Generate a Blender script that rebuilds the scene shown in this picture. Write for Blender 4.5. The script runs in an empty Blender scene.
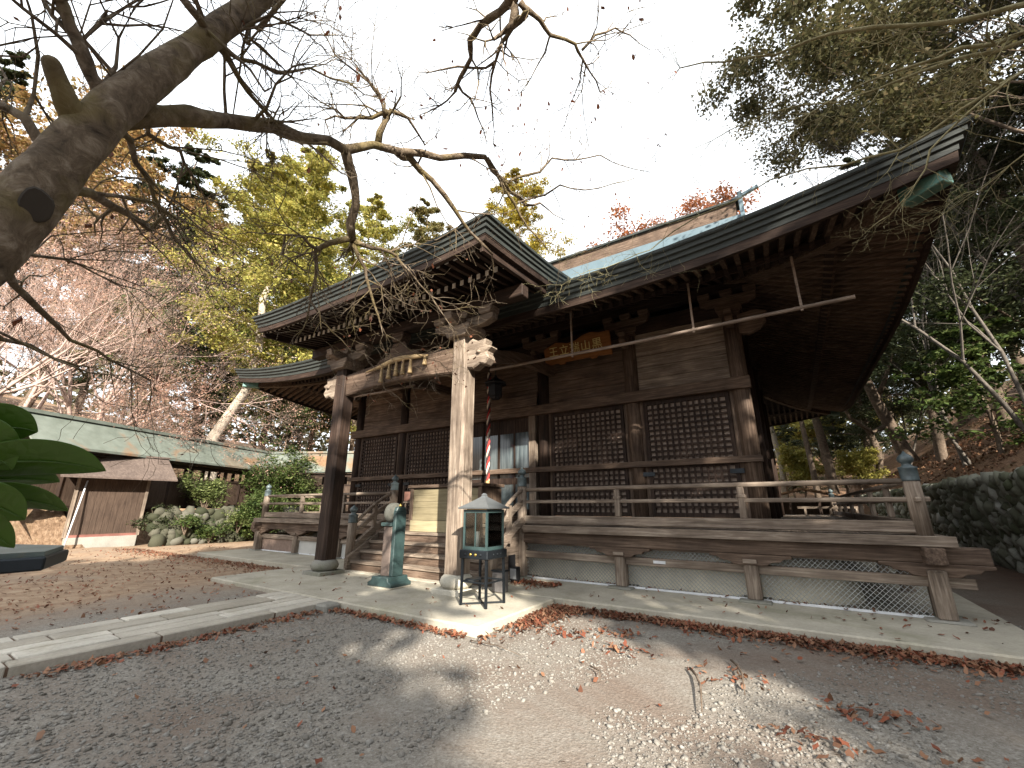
import bpy, math, random
import numpy as np
from mathutils import Vector, Matrix
random.seed(11)
rng = np.random.default_rng(7)
sc = bpy.context.scene
COL = sc.collection
RAD = math.radians

# ------------------------------------------------------------------ camera
CAM = np.array([7.372, 0.0, 1.6])
F_PX, PITCH, YAW = 420.87, 0.283, 0.574
cd = bpy.data.cameras.new("camera")
cd.sensor_width = 36.0
cd.lens = 36.0 * F_PX / 1024.0
cd.clip_start = 0.05
cd.clip_end = 3000
cam = bpy.data.objects.new("camera", cd)
COL.objects.link(cam)
cam.location = CAM
cam.rotation_euler = (math.pi / 2 + PITCH, 0, YAW)
sc.camera = cam

# ------------------------------------------------------------------ sky, sun, exposure
SUN_EL = RAD(26.5)
SUN_DIR = Vector((0.72 * math.cos(SUN_EL), -0.694 * math.cos(SUN_EL), math.sin(SUN_EL))).normalized()
world = bpy.data.worlds.new("World")
sc.world = world
world.use_nodes = True
wn, wl = world.node_tree.nodes, world.node_tree.links
wn.clear()
sky = wn.new("ShaderNodeTexSky")
sky.sky_type = 'NISHITA'
sky.sun_disc = False
sky.sun_elevation = SUN_EL
sky.sun_rotation = math.atan2(SUN_DIR.x, SUN_DIR.y)
sky.air_density = 1.0
sky.dust_density = 4.0
sky.ozone_density = 1.0
bg = wn.new("ShaderNodeBackground")
bg.inputs["Strength"].default_value = 0.12
# thin bright cloud veil over most of the sky, open blue in places
wtc = wn.new("ShaderNodeTexCoord")
wno = wn.new("ShaderNodeTexNoise"); wno.inputs['Scale'].default_value = 2.1; wno.inputs['Detail'].default_value = 7; wno.inputs['Roughness'].default_value = .55
wl.new(wtc.outputs['Generated'], wno.inputs['Vector'])
wrp = wn.new("ShaderNodeValToRGB"); wrp.color_ramp.elements[0].position = .30; wrp.color_ramp.elements[0].color = (.45,.45,.45,1)
wrp.color_ramp.elements[1].position = .46; wrp.color_ramp.elements[1].color = (1,1,1,1)
wl.new(wno.outputs[0], wrp.inputs[0])
wmx = wn.new("ShaderNodeMix"); wmx.data_type = 'RGBA'
wl.new(wrp.outputs[0], wmx.inputs[0]); wl.new(sky.outputs[0], wmx.inputs[6]); wmx.inputs[7].default_value = (3.65, 3.82, 3.98, 1)
wo = wn.new("ShaderNodeOutputWorld")
wl.new(wmx.outputs[2], bg.inputs[0])
wl.new(bg.outputs[0], wo.inputs[0])
sd = bpy.data.lights.new("sun", 'SUN')
sd.energy = 3.8
sd.angle = RAD(0.55)
sd.color = (1.0, 0.93, 0.82)
sun = bpy.data.objects.new("sun", sd)
COL.objects.link(sun)
sun.rotation_euler = (-SUN_DIR).to_track_quat('-Z', 'Y').to_euler()
sun.location = (20, -20, 30)
sc.view_settings.view_transform = 'Standard'
sc.view_settings.look = 'None'
sc.view_settings.exposure = 2.1
sc.view_settings.gamma = 1.0
sc.view_settings.use_curve_mapping = False
sc.cycles.use_denoising = True
sc.cycles.max_bounces = 6
sc.cycles.diffuse_bounces = 3
sc.cycles.glossy_bounces = 3
sc.cycles.transmission_bounces = 4
sc.cycles.transparent_max_bounces = 8
sc.cycles.caustics_reflective = False
sc.cycles.caustics_refractive = False

# ------------------------------------------------------------------ survey helpers (turn a measured pixel into a place)
_F = np.array([-math.sin(YAW) * math.cos(PITCH), math.cos(YAW) * math.cos(PITCH), math.sin(PITCH)])
_R = np.array([math.cos(YAW), math.sin(YAW), 0.0])
_U = np.cross(_R, _F)
def ray(x, y):
    d = _F * F_PX + _R * (x - 512) - _U * (y - 384)
    return d / np.linalg.norm(d)
def at(x, y, dist): return CAM + ray(x, y) * dist
def at_y(x, y, Y):
    d = ray(x, y); return CAM + d * (Y - CAM[1]) / d[1]
def at_z(x, y, z=0.0):
    d = ray(x, y); return CAM + d * (z - CAM[2]) / d[2]

# ------------------------------------------------------------------ mesh builder
class MB:
    def __init__(s): s.v = []; s.f = []; s.sm = []
    def add(s, vs, fs, smooth=False):
        o = len(s.v); s.v.extend([tuple(map(float, p)) for p in vs])
        s.f.extend([tuple(i + o for i in f) for f in fs]); s.sm.extend([smooth] * len(fs)); return s
    def box(s, x0, x1, y0, y1, z0, z1):
        return s.add([(x0,y0,z0),(x1,y0,z0),(x1,y1,z0),(x0,y1,z0),(x0,y0,z1),(x1,y0,z1),(x1,y1,z1),(x0,y1,z1)],
                     [(0,3,2,1),(4,5,6,7),(0,1,5,4),(1,2,6,5),(2,3,7,6),(3,0,4,7)])
    def beam(s, a, b, w, h, up=(0,0,1), w2=None, h2=None):
        a = Vector(a); b = Vector(b); d = (b - a).normalized(); up = Vector(up)
        if abs(d.dot(up)) > .99: up = Vector((0,1,0))
        r = d.cross(up).normalized(); u = r.cross(d)
        w2 = w if w2 is None else w2; h2 = h if h2 is None else h2
        vs = []
        for p, ww, hh in ((a, w, h), (b, w2, h2)):
            for sx, sy in ((-1,-1),(1,-1),(1,1),(-1,1)): vs.append(p + r*sx*ww/2 + u*sy*hh/2)
        return s.add(vs, [(0,3,2,1),(4,5,6,7),(0,1,5,4),(1,2,6,5),(2,3,7,6),(3,0,4,7)])
    def path_beam(s, pts, w, h, up=(0,0,1)):
        pts = [Vector(p) for p in pts]; n = len(pts); vs = []
        for i, p in enumerate(pts):
            d = (pts[min(i+1,n-1)] - pts[max(i-1,0)]).normalized(); r = d.cross(Vector(up)).normalized(); u = r.cross(d)
            ww = w[i] if hasattr(w,'__len__') else w; hh = h[i] if hasattr(h,'__len__') else h
            for sx, sy in ((-1,-1),(1,-1),(1,1),(-1,1)): vs.append(p + r*sx*ww/2 + u*sy*hh/2)
        fs = [(0,3,2,1), tuple(4*(n-1)+k for k in range(4))]
        for i in range(n-1):
            for k in range(4): fs.append((4*i+k, 4*i+(k+1)%4, 4*i+4+(k+1)%4, 4*i+4+k))
        return s.add(vs, fs)
    def tube(s, pts, rad, n=8, caps=True, smooth=True, squash=1.0):
        pts = [Vector(p) for p in pts]; m = len(pts); vs = []; fs = []
        ref = Vector((0.31,0.17,0.93))
        for i, p in enumerate(pts):
            d = (pts[min(i+1,m-1)] - pts[max(i-1,0)])
            d = d.normalized() if d.length > 1e-9 else Vector((0,0,1))
            r = d.cross(ref)
            if r.length < .05: r = d.cross(Vector((1,0,0)))
            r.normalize(); u = r.cross(d); rr = rad[i] if hasattr(rad,'__len__') else rad
            for k in range(n):
                a = 2*math.pi*k/n; vs.append(p + r*math.cos(a)*rr + u*math.sin(a)*rr*squash)
        for i in range(m-1):
            for k in range(n): fs.append((i*n+k, i*n+(k+1)%n, (i+1)*n+(k+1)%n, (i+1)*n+k))
        if caps: fs.append(tuple(reversed(range(n)))); fs.append(tuple((m-1)*n+k for k in range(n)))
        return s.add(vs, fs, smooth)
    def lathe(s, c, prof, n=20, smooth=True, rot=0.0):
        vs = []; fs = []; m = len(prof)
        for r, z in prof:
            for k in range(n):
                a = rot + 2*math.pi*k/n; vs.append((c[0]+r*math.cos(a), c[1]+r*math.sin(a), c[2]+z))
        for i in range(m-1):
            for k in range(n): fs.append((i*n+k, i*n+(k+1)%n, (i+1)*n+(k+1)%n, (i+1)*n+k))
        fs.append(tuple(reversed(range(n)))); fs.append(tuple((m-1)*n+k for k in range(n)))
        return s.add(vs, fs, smooth)
    def prism(s, poly, o, e1, e2, e3):
        """poly in (e1,e2) from origin o, extruded by vector e3"""
        o, e1, e2, e3 = map(Vector, (o, e1, e2, e3)); n = len(poly)
        vs = [o + e1*a + e2*b for a, b in poly] + [o + e1*a + e2*b + e3 for a, b in poly]
        fs = [tuple(reversed(range(n))), tuple(range(n, 2*n))] + [(i, (i+1)%n, n+(i+1)%n, n+i) for i in range(n)]
        return s.add(vs, fs)
    def grid(s, P, smooth=False, flip=False):
        P = np.asarray(P); a, b = P.shape[:2]; fs = []
        for i in range(a-1):
            for j in range(b-1):
                q = (i*b+j, (i+1)*b+j, (i+1)*b+j+1, i*b+j+1); fs.append(q[::-1] if flip else q)
        return s.add(P.reshape(-1,3), fs, smooth)
    def build(s, name, mat, parent=None, bevel=0.0):
        me = bpy.data.meshes.new(name); off = Vector((0,0,0))
        if parent is not None: off = WORLD[parent.name]
        vs = s.v if off.length == 0 else [(x-off.x, y-off.y, z-off.z) for x, y, z in s.v]
        me.from_pydata(vs, [], s.f); me.polygons.foreach_set('use_smooth', s.sm)
        me.materials.append(mat); me.update()
        o = bpy.data.objects.new(name, me); COL.objects.link(o)
        if parent is not None: o.parent = parent
        WORLD[o.name] = off.copy()
        if bevel > 0:
            b = o.modifiers.new("bevel", 'BEVEL'); b.width = bevel; b.segments = 1; b.limit_method = 'ANGLE'; b.angle_limit = RAD(50)
        return o
WORLD = {}
def npmesh(name, V, Fq, mat, parent=None, smooth=False):
    """V (n,3) local coordinates, Fq (m,k) faces of equal size."""
    me = bpy.data.meshes.new(name); m, k = Fq.shape
    me.vertices.add(len(V)); me.vertices.foreach_set('co', np.asarray(V, np.float32).ravel())
    me.loops.add(m*k); me.loops.foreach_set('vertex_index', np.asarray(Fq, np.int32).ravel())
    me.polygons.add(m); me.polygons.foreach_set('loop_start', np.arange(0, m*k, k, dtype=np.int32))
    if smooth: me.polygons.foreach_set('use_smooth', np.ones(m, bool))
    me.materials.append(mat); me.update(calc_edges=True); me.validate()
    o = bpy.data.objects.new(name, me); COL.objects.link(o)
    if parent is not None: o.parent = parent
    WORLD[o.name] = Vector((0,0,0))
    return o
def tag(o, label=None, cat=None, group=None, kind=None):
    if label: o['label'] = label
    if cat: o['category'] = cat
    if group: o['group'] = group
    if kind: o['kind'] = kind
    return o
def thing(name, loc, label, cat, group=None, rz=0.0):
    o = bpy.data.objects.new(name, None); COL.objects.link(o); o.empty_display_size = .2
    o.location = loc; o.rotation_euler = (0,0,rz)
    o.matrix_world = Matrix.Translation(Vector(loc))
    if rz: o.rotation_euler = (0,0,rz)
    WORLD[o.name] = Vector(loc)
    return tag(o, label, cat, group)
def copy_tree(o, parent=None):
    kids = [c for c in COL.objects if c.parent == o]
    c = o.copy(); COL.objects.link(c)
    if parent is not None: c.parent = parent
    for k in kids: copy_tree(k, c)
    return c

# ------------------------------------------------------------------ materials
def newmat(name):
    m = bpy.data.materials.new(name); m.use_nodes = True
    nt = m.node_tree; b = nt.nodes["Principled BSDF"]; return m, nt, b
def N(nt, t, **kw):
    n = nt.nodes.new(t)
    for k, v in kw.items(): setattr(n, k, v)
    return n
def ramp(nt, src, stops):
    r = N(nt, "ShaderNodeValToRGB"); el = r.color_ramp.elements
    while len(el) < len(stops): el.new(.5)
    for e, (p, c) in zip(el, stops): e.position = p; e.color = (*c, 1) if len(c) == 3 else c
    nt.links.new(src, r.inputs[0]); return r
def noise(nt, vec, scale, detail=6, rough=.6, dist=0.0):
    n = N(nt, "ShaderNodeTexNoise"); n.inputs['Scale'].default_value = scale
    n.inputs['Detail'].default_value = detail; n.inputs['Roughness'].default_value = rough; n.inputs['Distortion'].default_value = dist
    if vec is not None: nt.links.new(vec, n.inputs['Vector'])
    return n
def coords(nt, scale=(1,1,1), kind='Object'):
    tc = N(nt, "ShaderNodeTexCoord"); mp = N(nt, "ShaderNodeMapping"); mp.inputs['Scale'].default_value = scale
    nt.links.new(tc.outputs[kind], mp.inputs['Vector']); return mp.outputs[0]
def mixc(nt, fac, a, b, mode='MIX'):
    m = N(nt, "ShaderNodeMix", data_type='RGBA', blend_type=mode)
    for sock, v in ((m.inputs[0], fac), (m.inputs[6], a), (m.inputs[7], b)):
        if hasattr(v, 'node'): nt.links.new(v, sock)
        else: sock.default_value = v if not isinstance(v, tuple) else (*v, 1)
    return m.outputs[2]
def bump(nt, b, h, strength=.4, dist=.02):
    n = N(nt, "ShaderNodeBump"); n.inputs['Strength'].default_value = strength; n.inputs['Distance'].default_value = dist
    nt.links.new(h, n.inputs['Height']); nt.links.new(n.outputs[0], b.inputs['Normal'])
def wood(name, dark, mid, light, axis='x', s=1.0, rough=.75, patch=.7, spec=.25):
    m, nt, b = newmat(name)
    sc3 = {'x': (.5, 9, 9), 'y': (9, .5, 9), 'z': (9, 9, .5)}[axis]
    v = coords(nt, tuple(q*s for q in sc3))
    n1 = noise(nt, v, 3.0, 10, .65, .4)
    n2 = noise(nt, coords(nt), 1.3, 5, .6)
    r = ramp(nt, n1.outputs[0], [(.25, dark), (.5, mid), (.75, light)])
    r2 = ramp(nt, n2.outputs[0], [(.30, (.35,.31,.29)), (.68, (1.3,1.26,1.2))])
    c = mixc(nt, patch, r.outputs[0], r2.outputs[0], 'MULTIPLY')
    nt.links.new(c, b.inputs['Base Color']); b.inputs['Roughness'].default_value = rough
    b.inputs['Specular IOR Level'].default_value = spec
    bump(nt, b, n1.outputs[0], .5, .012)
    return m
def plain(name, c, rough=.6, metal=0.0, var=.25, vs=6.0, bmp=.2, spec=.4):
    m, nt, b = newmat(name)
    n = noise(nt, coords(nt), vs, 6, .6)
    r = ramp(nt, n.outputs[0], [(.3, tuple(q*(1-var) for q in c)), (.7, tuple(min(1, q*(1+var)) for q in c))])
    nt.links.new(r.outputs[0], b.inputs['Base Color']); b.inputs['Roughness'].default_value = rough
    b.inputs['Metallic'].default_value = metal; b.inputs['Specular IOR Level'].default_value = spec
    if bmp: bump(nt, b, n.outputs[0], bmp, .01)
    return m
def leafmat(name, cols, trans=.35, rough=.6):
    m, nt, b = newmat(name)
    g = N(nt, "ShaderNodeNewGeometry")
    r = ramp(nt, g.outputs['Random Per Island'], [((i+.0)/max(1,len(cols)-1), c) for i, c in enumerate(cols)])
    n2 = noise(nt, coords(nt), .55, 3, .6)
    r2 = ramp(nt, n2.outputs[0], [(.35, (.62,.64,.6)), (.65, (1.3,1.25,1.1))])
    c = mixc(nt, .8, r.outputs[0], r2.outputs[0], 'MULTIPLY')
    nt.links.new(c, b.inputs['Base Color']); b.inputs['Roughness'].default_value = rough
    b.inputs['Specular IOR Level'].default_value = .25
    t = N(nt, "ShaderNodeBsdfTranslucent"); nt.links.new(c, t.inputs['Color'])
    mx = N(nt, "ShaderNodeMixShader"); mx.inputs[0].default_value = trans
    nt.links.new(b.outputs[0], mx.inputs[1]); nt.links.new(t.outputs[0], mx.inputs[2])
    nt.links.new(mx.outputs[0], nt.nodes["Material Output"].inputs['Surface'])
    return m

W = {}
for ax in 'xyz':
    W['dark_'+ax]  = wood('dark_timber_'+ax, (.009,.0055,.004), (.03,.018,.013), (.075,.05,.037), ax)  # also darkened to put the shade under the eaves into the colour
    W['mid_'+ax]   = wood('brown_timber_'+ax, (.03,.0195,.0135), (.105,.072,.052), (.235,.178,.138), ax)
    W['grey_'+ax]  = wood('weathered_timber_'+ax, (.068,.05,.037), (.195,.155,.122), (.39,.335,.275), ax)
M_white_end = plain('white_rafter_paint', (.62,.6,.55), .8)
M_plaster = plain('mound_plaster', (.64,.585,.46), .9, var=.18, vs=2.5)
M_fascia = None
def layered(name, dark, light, rep=28):
    m, nt, b = newmat(name)
    v = coords(nt, (1.2, 1.2, rep)); n1 = noise(nt, v, 2.0, 4, .5)
    n2 = noise(nt, coords(nt), .9, 5, .6)
    r = ramp(nt, n1.outputs[0], [(.3, dark), (.7, light)])
    c = mixc(nt, n2.outputs[0], r.outputs[0], (.03,.034,.026), 'MIX')
    c2 = mixc(nt, .6, r.outputs[0], c)
    nt.links.new(c2, b.inputs['Base Color']); b.inputs['Roughness'].default_value = .75
    bump(nt, b, n1.outputs[0], .5, .02); return m
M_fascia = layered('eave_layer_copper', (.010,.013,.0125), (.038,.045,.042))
def copper(name, base, dark, rust, rough=.55, sc_=1.0, rustpos=(.62,.7)):
    m, nt, b = newmat(name)
    n1 = noise(nt, coords(nt, (sc_,)*3), 2.2, 8, .6); n2 = noise(nt, coords(nt, (sc_,)*3), .5, 4, .6, .8)
    r = ramp(nt, n1.outputs[0], [(.3, dark), (.65, base)])
    r2 = ramp(nt, n2.outputs[0], [(rustpos[0], (0,0,0)), (rustpos[1], (1,1,1))])
    c = mixc(nt, r2.outputs[0], r.outputs[0], rust)
    nt.links.new(c, b.inputs['Base Color']); b.inputs['Roughness'].default_value = rough
    bump(nt, b, n1.outputs[0], .25, .02); return m
M_roof = copper('verdigris_roof', (.105,.15,.175), (.08,.12,.14), (.12,.13,.125), rustpos=(.66,.85))
M_corridor_roof = copper('patinated_corridor_roof', (.15,.17,.145), (.095,.11,.09), (.19,.11,.06), sc_=.9, rustpos=(.52,.64))
M_teal = copper('teal_metal', (.034,.062,.06), (.018,.036,.036), (.1,.085,.055), .5, 3.0, (.66,.8))
M_capgreen = copper('green_copper_cap', (.1,.22,.18), (.06,.13,.11), (.1,.14,.1), .5, 3.0)
M_giboshi = copper('dark_finial_bronze', (.10,.13,.135), (.04,.055,.06), (.09,.1,.09), .4, 4.0)
M_concrete = None
def concrete(name, c, moss=(.16,.16,.08), mossy=.5):
    m, nt, b = newmat(name)
    n1 = noise(nt, coords(nt), 1.1, 8, .65); n2 = noise(nt, coords(nt), 30, 4, .6); n3 = noise(nt, coords(nt), .7, 6, .7, .5)
    r = ramp(nt, n1.outputs[0], [(.3, tuple(q*.72 for q in c)), (.68, tuple(q*1.15 for q in c))])
    g = ramp(nt, n3.outputs[0], [(.5, (0,0,0)), (.72, (mossy,)*3)])
    c1 = mixc(nt, g.outputs[0], r.outputs[0], moss)
    r2 = ramp(nt, n2.outputs[0], [(.3, (.8,.8,.8)), (.7, (1.1,1.1,1.1))])
    c2 = mixc(nt, .7, c1, r2.outputs[0], 'MULTIPLY')
    nt.links.new(c2, b.inputs['Base Color']); b.inputs['Roughness'].default_value = .9
    b.inputs['Specular IOR Level'].default_value = .2
    bump(nt, b, n2.outputs[0], .35, .006); return m
M_concrete = concrete('worn_concrete', (.40,.365,.295))
M_granite = concrete('path_granite', (.45,.425,.375), (.2,.17,.11), .6)
_nt = M_granite.node_tree; _b = _nt.nodes["Principled BSDF"]; _src = _b.inputs['Base Color'].links[0].from_socket
_g = N(_nt, "ShaderNodeNewGeometry"); _r = ramp(_nt, _g.outputs['Random Per Island'], [(0,(.68,.64,.58)),(.5,(.95,.92,.88)),(1,(1.22,1.2,1.17))])
_nt.links.new(mixc(_nt, 1, _src, _r.outputs[0], 'MULTIPLY'), _b.inputs['Base Color'])
M_stone = concrete('rough_stone', (.24,.23,.2), (.10,.11,.05), .75)
M_stone_dark = concrete('mossy_wall_stone', (.15,.15,.13), (.05,.065,.025), .9)
M_stone_pale = concrete('pale_boulder', (.46,.43,.36), (.2,.2,.12), .3)
M_iron = plain('black_iron', (.018,.022,.026), .45, .6, .3)
M_wire = plain('galvanised_wire', (.36,.37,.36), .45, .5, .2, bmp=0)
M_whitetrim = plain('white_trim', (.6,.61,.62), .5, 0, .1)
M_brass = plain('brass', (.55,.38,.10), .35, 1.0, .15)
M_black = plain('soot_black', (.012,.012,.014), .6, 0, .2)
M_pole = wood('pale_pole', (.16,.12,.095), (.28,.22,.18), (.40,.34,.28), 'x')
M_boxpanel = wood('offertory_panel', (.14,.115,.068), (.21,.178,.108), (.26,.22,.14), 'x', patch=.25)
M_lattback = wood('lattice_backing', (.22,.165,.13), (.32,.25,.205), (.42,.34,.28), 'z', patch=.3)
def glassmat(name, alpha=.12, c=(.95,.98,.97)):
    m, nt, b = newmat(name)
    tr = N(nt, "ShaderNodeBsdfTransparent"); gl = N(nt, "ShaderNodeBsdfGlossy"); gl.inputs['Roughness'].default_value = .04
    fr = N(nt, "ShaderNodeFresnel"); fr.inputs[0].default_value = 1.45
    tr.inputs['Color'].default_value = (*c, 1)
    mx = N(nt, "ShaderNodeMixShader"); nt.links.new(fr.outputs[0], mx.inputs[0])
    nt.links.new(tr.outputs[0], mx.inputs[1]); nt.links.new(gl.outputs[0], mx.inputs[2])
    nt.links.new(mx.outputs[0], nt.nodes["Material Output"].inputs['Surface']); return m
M_glass = glassmat('clear_glass')
def barkmat(name, dark, mid, light, moss=None, sc_=1.0):
    m, nt, b = newmat(name)
    n1 = noise(nt, coords(nt, (sc_,)*3), 9, 8, .7, .6); n2 = noise(nt, coords(nt, (sc_,)*3), 2.3, 5, .6)
    r = ramp(nt, n1.outputs[0], [(.28, dark), (.52, mid), (.74, light)])
    c = r.outputs[0]
    if moss:
        g = ramp(nt, n2.outputs[0], [(.48, (0,0,0)), (.66, (.75,)*3)]); c = mixc(nt, g.outputs[0], c, moss)
    nt.links.new(c, b.inputs['Base Color']); b.inputs['Roughness'].default_value = .9; b.inputs['Specular IOR Level'].default_value = .15
    bump(nt, b, n1.outputs[0], .8, .03); return m
M_bark = barkmat('lichened_bark', (.03,.022,.015), (.15,.113,.077), (.33,.275,.21), (.16,.125,.05), 1.6)
M_bark_twig = barkmat('grey_twig_bark', (.05,.042,.036), (.11,.095,.08), (.18,.16,.135))
M_bark_pale = barkmat('pale_bark', (.2,.17,.13), (.36,.31,.25), (.5,.45,.38))
M_bark_brown = barkmat('brown_bark', (.05,.036,.026), (.12,.09,.066), (.2,.155,.12))
M_bark_yellow = barkmat('yellow_twig_bark', (.12,.105,.05), (.25,.22,.12), (.38,.35,.22))
M_bark_pink = barkmat('pinkish_twigs', (.22,.15,.125), (.37,.275,.235), (.5,.4,.35))
L_yellow = leafmat('yellow_green_needles', [(.16,.16,.04), (.42,.37,.10), (.27,.29,.08), (.50,.41,.14)])
L_yg = leafmat('fresh_green_needles', [(.07,.09,.022), (.22,.24,.06), (.14,.17,.045), (.33,.31,.09)])
L_tan = leafmat('tan_green_needles', [(.14,.12,.05), (.28,.24,.10), (.10,.11,.04), (.34,.26,.13)])
L_gold = leafmat('golden_leaves', [(.28,.2,.03), (.45,.34,.05), (.22,.22,.05), (.5,.4,.08)])
L_green = leafmat('dark_green_needles', [(.026,.037,.019), (.062,.075,.036), (.04,.052,.026), (.10,.105,.052)])
L_mid = leafmat('mid_green_leaves', [(.03,.055,.016), (.08,.115,.03), (.05,.08,.025), (.13,.15,.05)])
L_olive = leafmat('olive_needles', [(.045,.048,.021), (.11,.10,.048), (.07,.07,.032), (.15,.115,.062)])
L_orange = leafmat('orange_leaves', [(.28,.15,.065), (.38,.24,.11), (.33,.25,.11), (.20,.15,.06)])
L_red = leafmat('red_brown_leaves', [(.28,.09,.04), (.38,.16,.07), (.30,.13,.07)])
L_pink = leafmat('pink_brown_buds', [(.30,.17,.14), (.42,.26,.22), (.34,.21,.16), (.42,.31,.25)])
L_slope = leafmat('slope_leaf', [(.09,.04,.022), (.15,.07,.04), (.12,.07,.045), (.19,.11,.065)], .1)
L_litter = leafmat('fallen_leaf', [(.16,.05,.03), (.25,.085,.05), (.20,.105,.065), (.28,.15,.095), (.11,.05,.035)], .1)
L_dry = leafmat('curled_dry_leaf', [(.10,.035,.02), (.2,.07,.035), (.08,.035,.025)], .25)
L_big = leafmat('glossy_green_leaf', [(.05,.12,.016), (.10,.19,.03)], .4, .3)
_nt = L_big.node_tree; _b = _nt.nodes["Principled BSDF"]; _v = N(_nt, "ShaderNodeTexVoronoi", feature='DISTANCE_TO_EDGE'); _v.inputs['Scale'].default_value = 75; _nt.links.new(coords(_nt), _v.inputs['Vector'])
bump(_nt, _b, _v.outputs[0], .35, .004); _b.inputs['Specular IOR Level'].default_value = .5
L_bush = leafmat('shrub_leaves', [(.06,.085,.03), (.14,.17,.06), (.10,.13,.045), (.2,.22,.1)], .3, .5)
# ================================================================== SETTING
def smooth(a, b, x):
    t = np.clip((x - a) / (b - a), 0, 1); return t*t*(3-2*t)
def vnoise(x, y, s, seed=0):
    """cheap smooth value noise on arrays"""
    x = np.asarray(x)*s + seed*17.3; y = np.asarray(y)*s + seed*9.1
    xi = np.floor(x); yi = np.floor(y); fx = x-xi; fy = y-yi
    def h(a, b):
        q = np.sin(a*127.1 + b*311.7 + seed*74.7)*43758.5453; return q - np.floor(q)
    fx = fx*fx*(3-2*fx); fy = fy*fy*(3-2*fy)
    return (h(xi,yi)*(1-fx)+h(xi+1,yi)*fx)*(1-fy) + (h(xi,yi+1)*(1-fx)+h(xi+1,yi+1)*fx)*fy
def ground_z(x, y):
    x = np.asarray(x, float); y = np.asarray(y, float)
    left = smooth(-.6, -1.6, x) * smooth(7.2, 6.0, y)
    z = .045*left + .03*(vnoise(x, y, .35, 1)-.5) + .014*(vnoise(x, y, 1.4, 2)-.5) - .015
    far = np.hypot(x-2, y-6)
    return np.where(far > 60, -.3, z)
# ground sheet, fine near the viewer and out to the horizon
def axis(c, near, far):
    a = np.concatenate([np.arange(-near, near+.001, .16), np.geomspace(near+.4, far, 26)])
    a = np.concatenate([a, -a[a > near]]); return np.sort(np.unique(np.round(a, 4))) + c
gx = axis(2.0, 13, 900); gy = axis(5.0, 9, 900)
GX, GY = np.meshgrid(gx, gy, indexing='ij')
P = np.stack([GX, GY, ground_z(GX, GY)], -1)
na, nb_ = GX.shape
idx = np.arange(na*nb_).reshape(na, nb_)
FQ = np.stack([idx[:-1,:-1], idx[1:,:-1], idx[1:,1:], idx[:-1,1:]], -1).reshape(-1, 4)
m, nt, b = newmat("gravel_ground")
oc = coords(nt)
sep = N(nt, "ShaderNodeSeparateXYZ"); nt.links.new(oc, sep.inputs[0])
n_big = noise(nt, oc, .38, 5, .65, .6); n_mid = noise(nt, oc, 3.2, 6, .65); n_fine = noise(nt, oc, 34, 5, .7)
vor = N(nt, "ShaderNodeTexVoronoi"); vor.inputs['Scale'].default_value = 46; nt.links.new(oc, vor.inputs['Vector'])
vor2 = N(nt, "ShaderNodeTexVoronoi"); vor2.inputs['Scale'].default_value = 110; nt.links.new(oc, vor2.inputs['Vector'])
grey = ramp(nt, vor.outputs['Color'], [(.0, (.12,.107,.09)), (.5, (.21,.194,.17)), (.85, (.29,.272,.245)), (1, (.38,.362,.33))])
fine = ramp(nt, vor2.outputs['Color'], [(.1, (.105,.09,.072)), (.6, (.2,.178,.148)), (1, (.3,.28,.245))])
gr = mixc(nt, n_mid.outputs[0], grey.outputs[0], fine.outputs[0])
soil = ramp(nt, n_fine.outputs[0], [(.25, (.085,.06,.046)), (.55, (.16,.12,.094)), (.8, (.26,.2,.16))])
msk = ramp(nt, n_big.outputs[0], [(.42, (0,0,0)), (.62, (.85,.85,.85))])
c = mixc(nt, msk.outputs[0], gr, soil.outputs[0])
# rusty leaf-strewn earth on the far side of the path
earth = ramp(nt, n_mid.outputs[0], [(.28, (.19,.125,.085)), (.5, (.275,.19,.125)), (.75, (.37,.285,.2))])
mr = N(nt, "ShaderNodeMapRange"); mr.inputs[1].default_value = -.2; mr.inputs[2].default_value = -3.5
nt.links.new(sep.outputs[0], mr.inputs[0])
add = N(nt, "ShaderNodeMath", operation='ADD'); nt.links.new(mr.outputs[0], add.inputs[0]); 
sub = N(nt, "ShaderNodeMath", operation='MULTIPLY_ADD'); nt.links.new(n_big.outputs[0], sub.inputs[0]); sub.inputs[1].default_value = 1.6; sub.inputs[2].default_value = -.85
nt.links.new(sub.outputs[0], add.inputs[1]); add.use_clamp = True
mul = N(nt, "ShaderNodeMath", operation='MULTIPLY'); nt.links.new(add.outputs[0], mul.inputs[0]); nt.links.new(mr.outputs[0], mul.inputs[1])
c = mixc(nt, mul.outputs[0], c, earth.outputs[0])
mr2 = N(nt, "ShaderNodeMapRange"); mr2.inputs[1].default_value = 9.2; mr2.inputs[2].default_value = 11.5
nt.links.new(sep.outputs[0], mr2.inputs[0])
c = mixc(nt, mr2.outputs[0], c, mixc(nt, n_mid.outputs[0], (.05,.035,.026), (.13,.075,.05)))
nt.links.new(c, b.inputs['Base Color']); b.inputs['Roughness'].default_value = .95; b.inputs['Specular IOR Level'].default_value = .15
hh = mixc(nt, .5, vor.outputs['Distance'], n_fine.outputs[0])
bump(nt, b, hh, .6, .015)
M_ground = m
tag(npmesh("ground", P.reshape(-1,3), FQ, M_ground, smooth=True), kind="structure")

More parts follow.
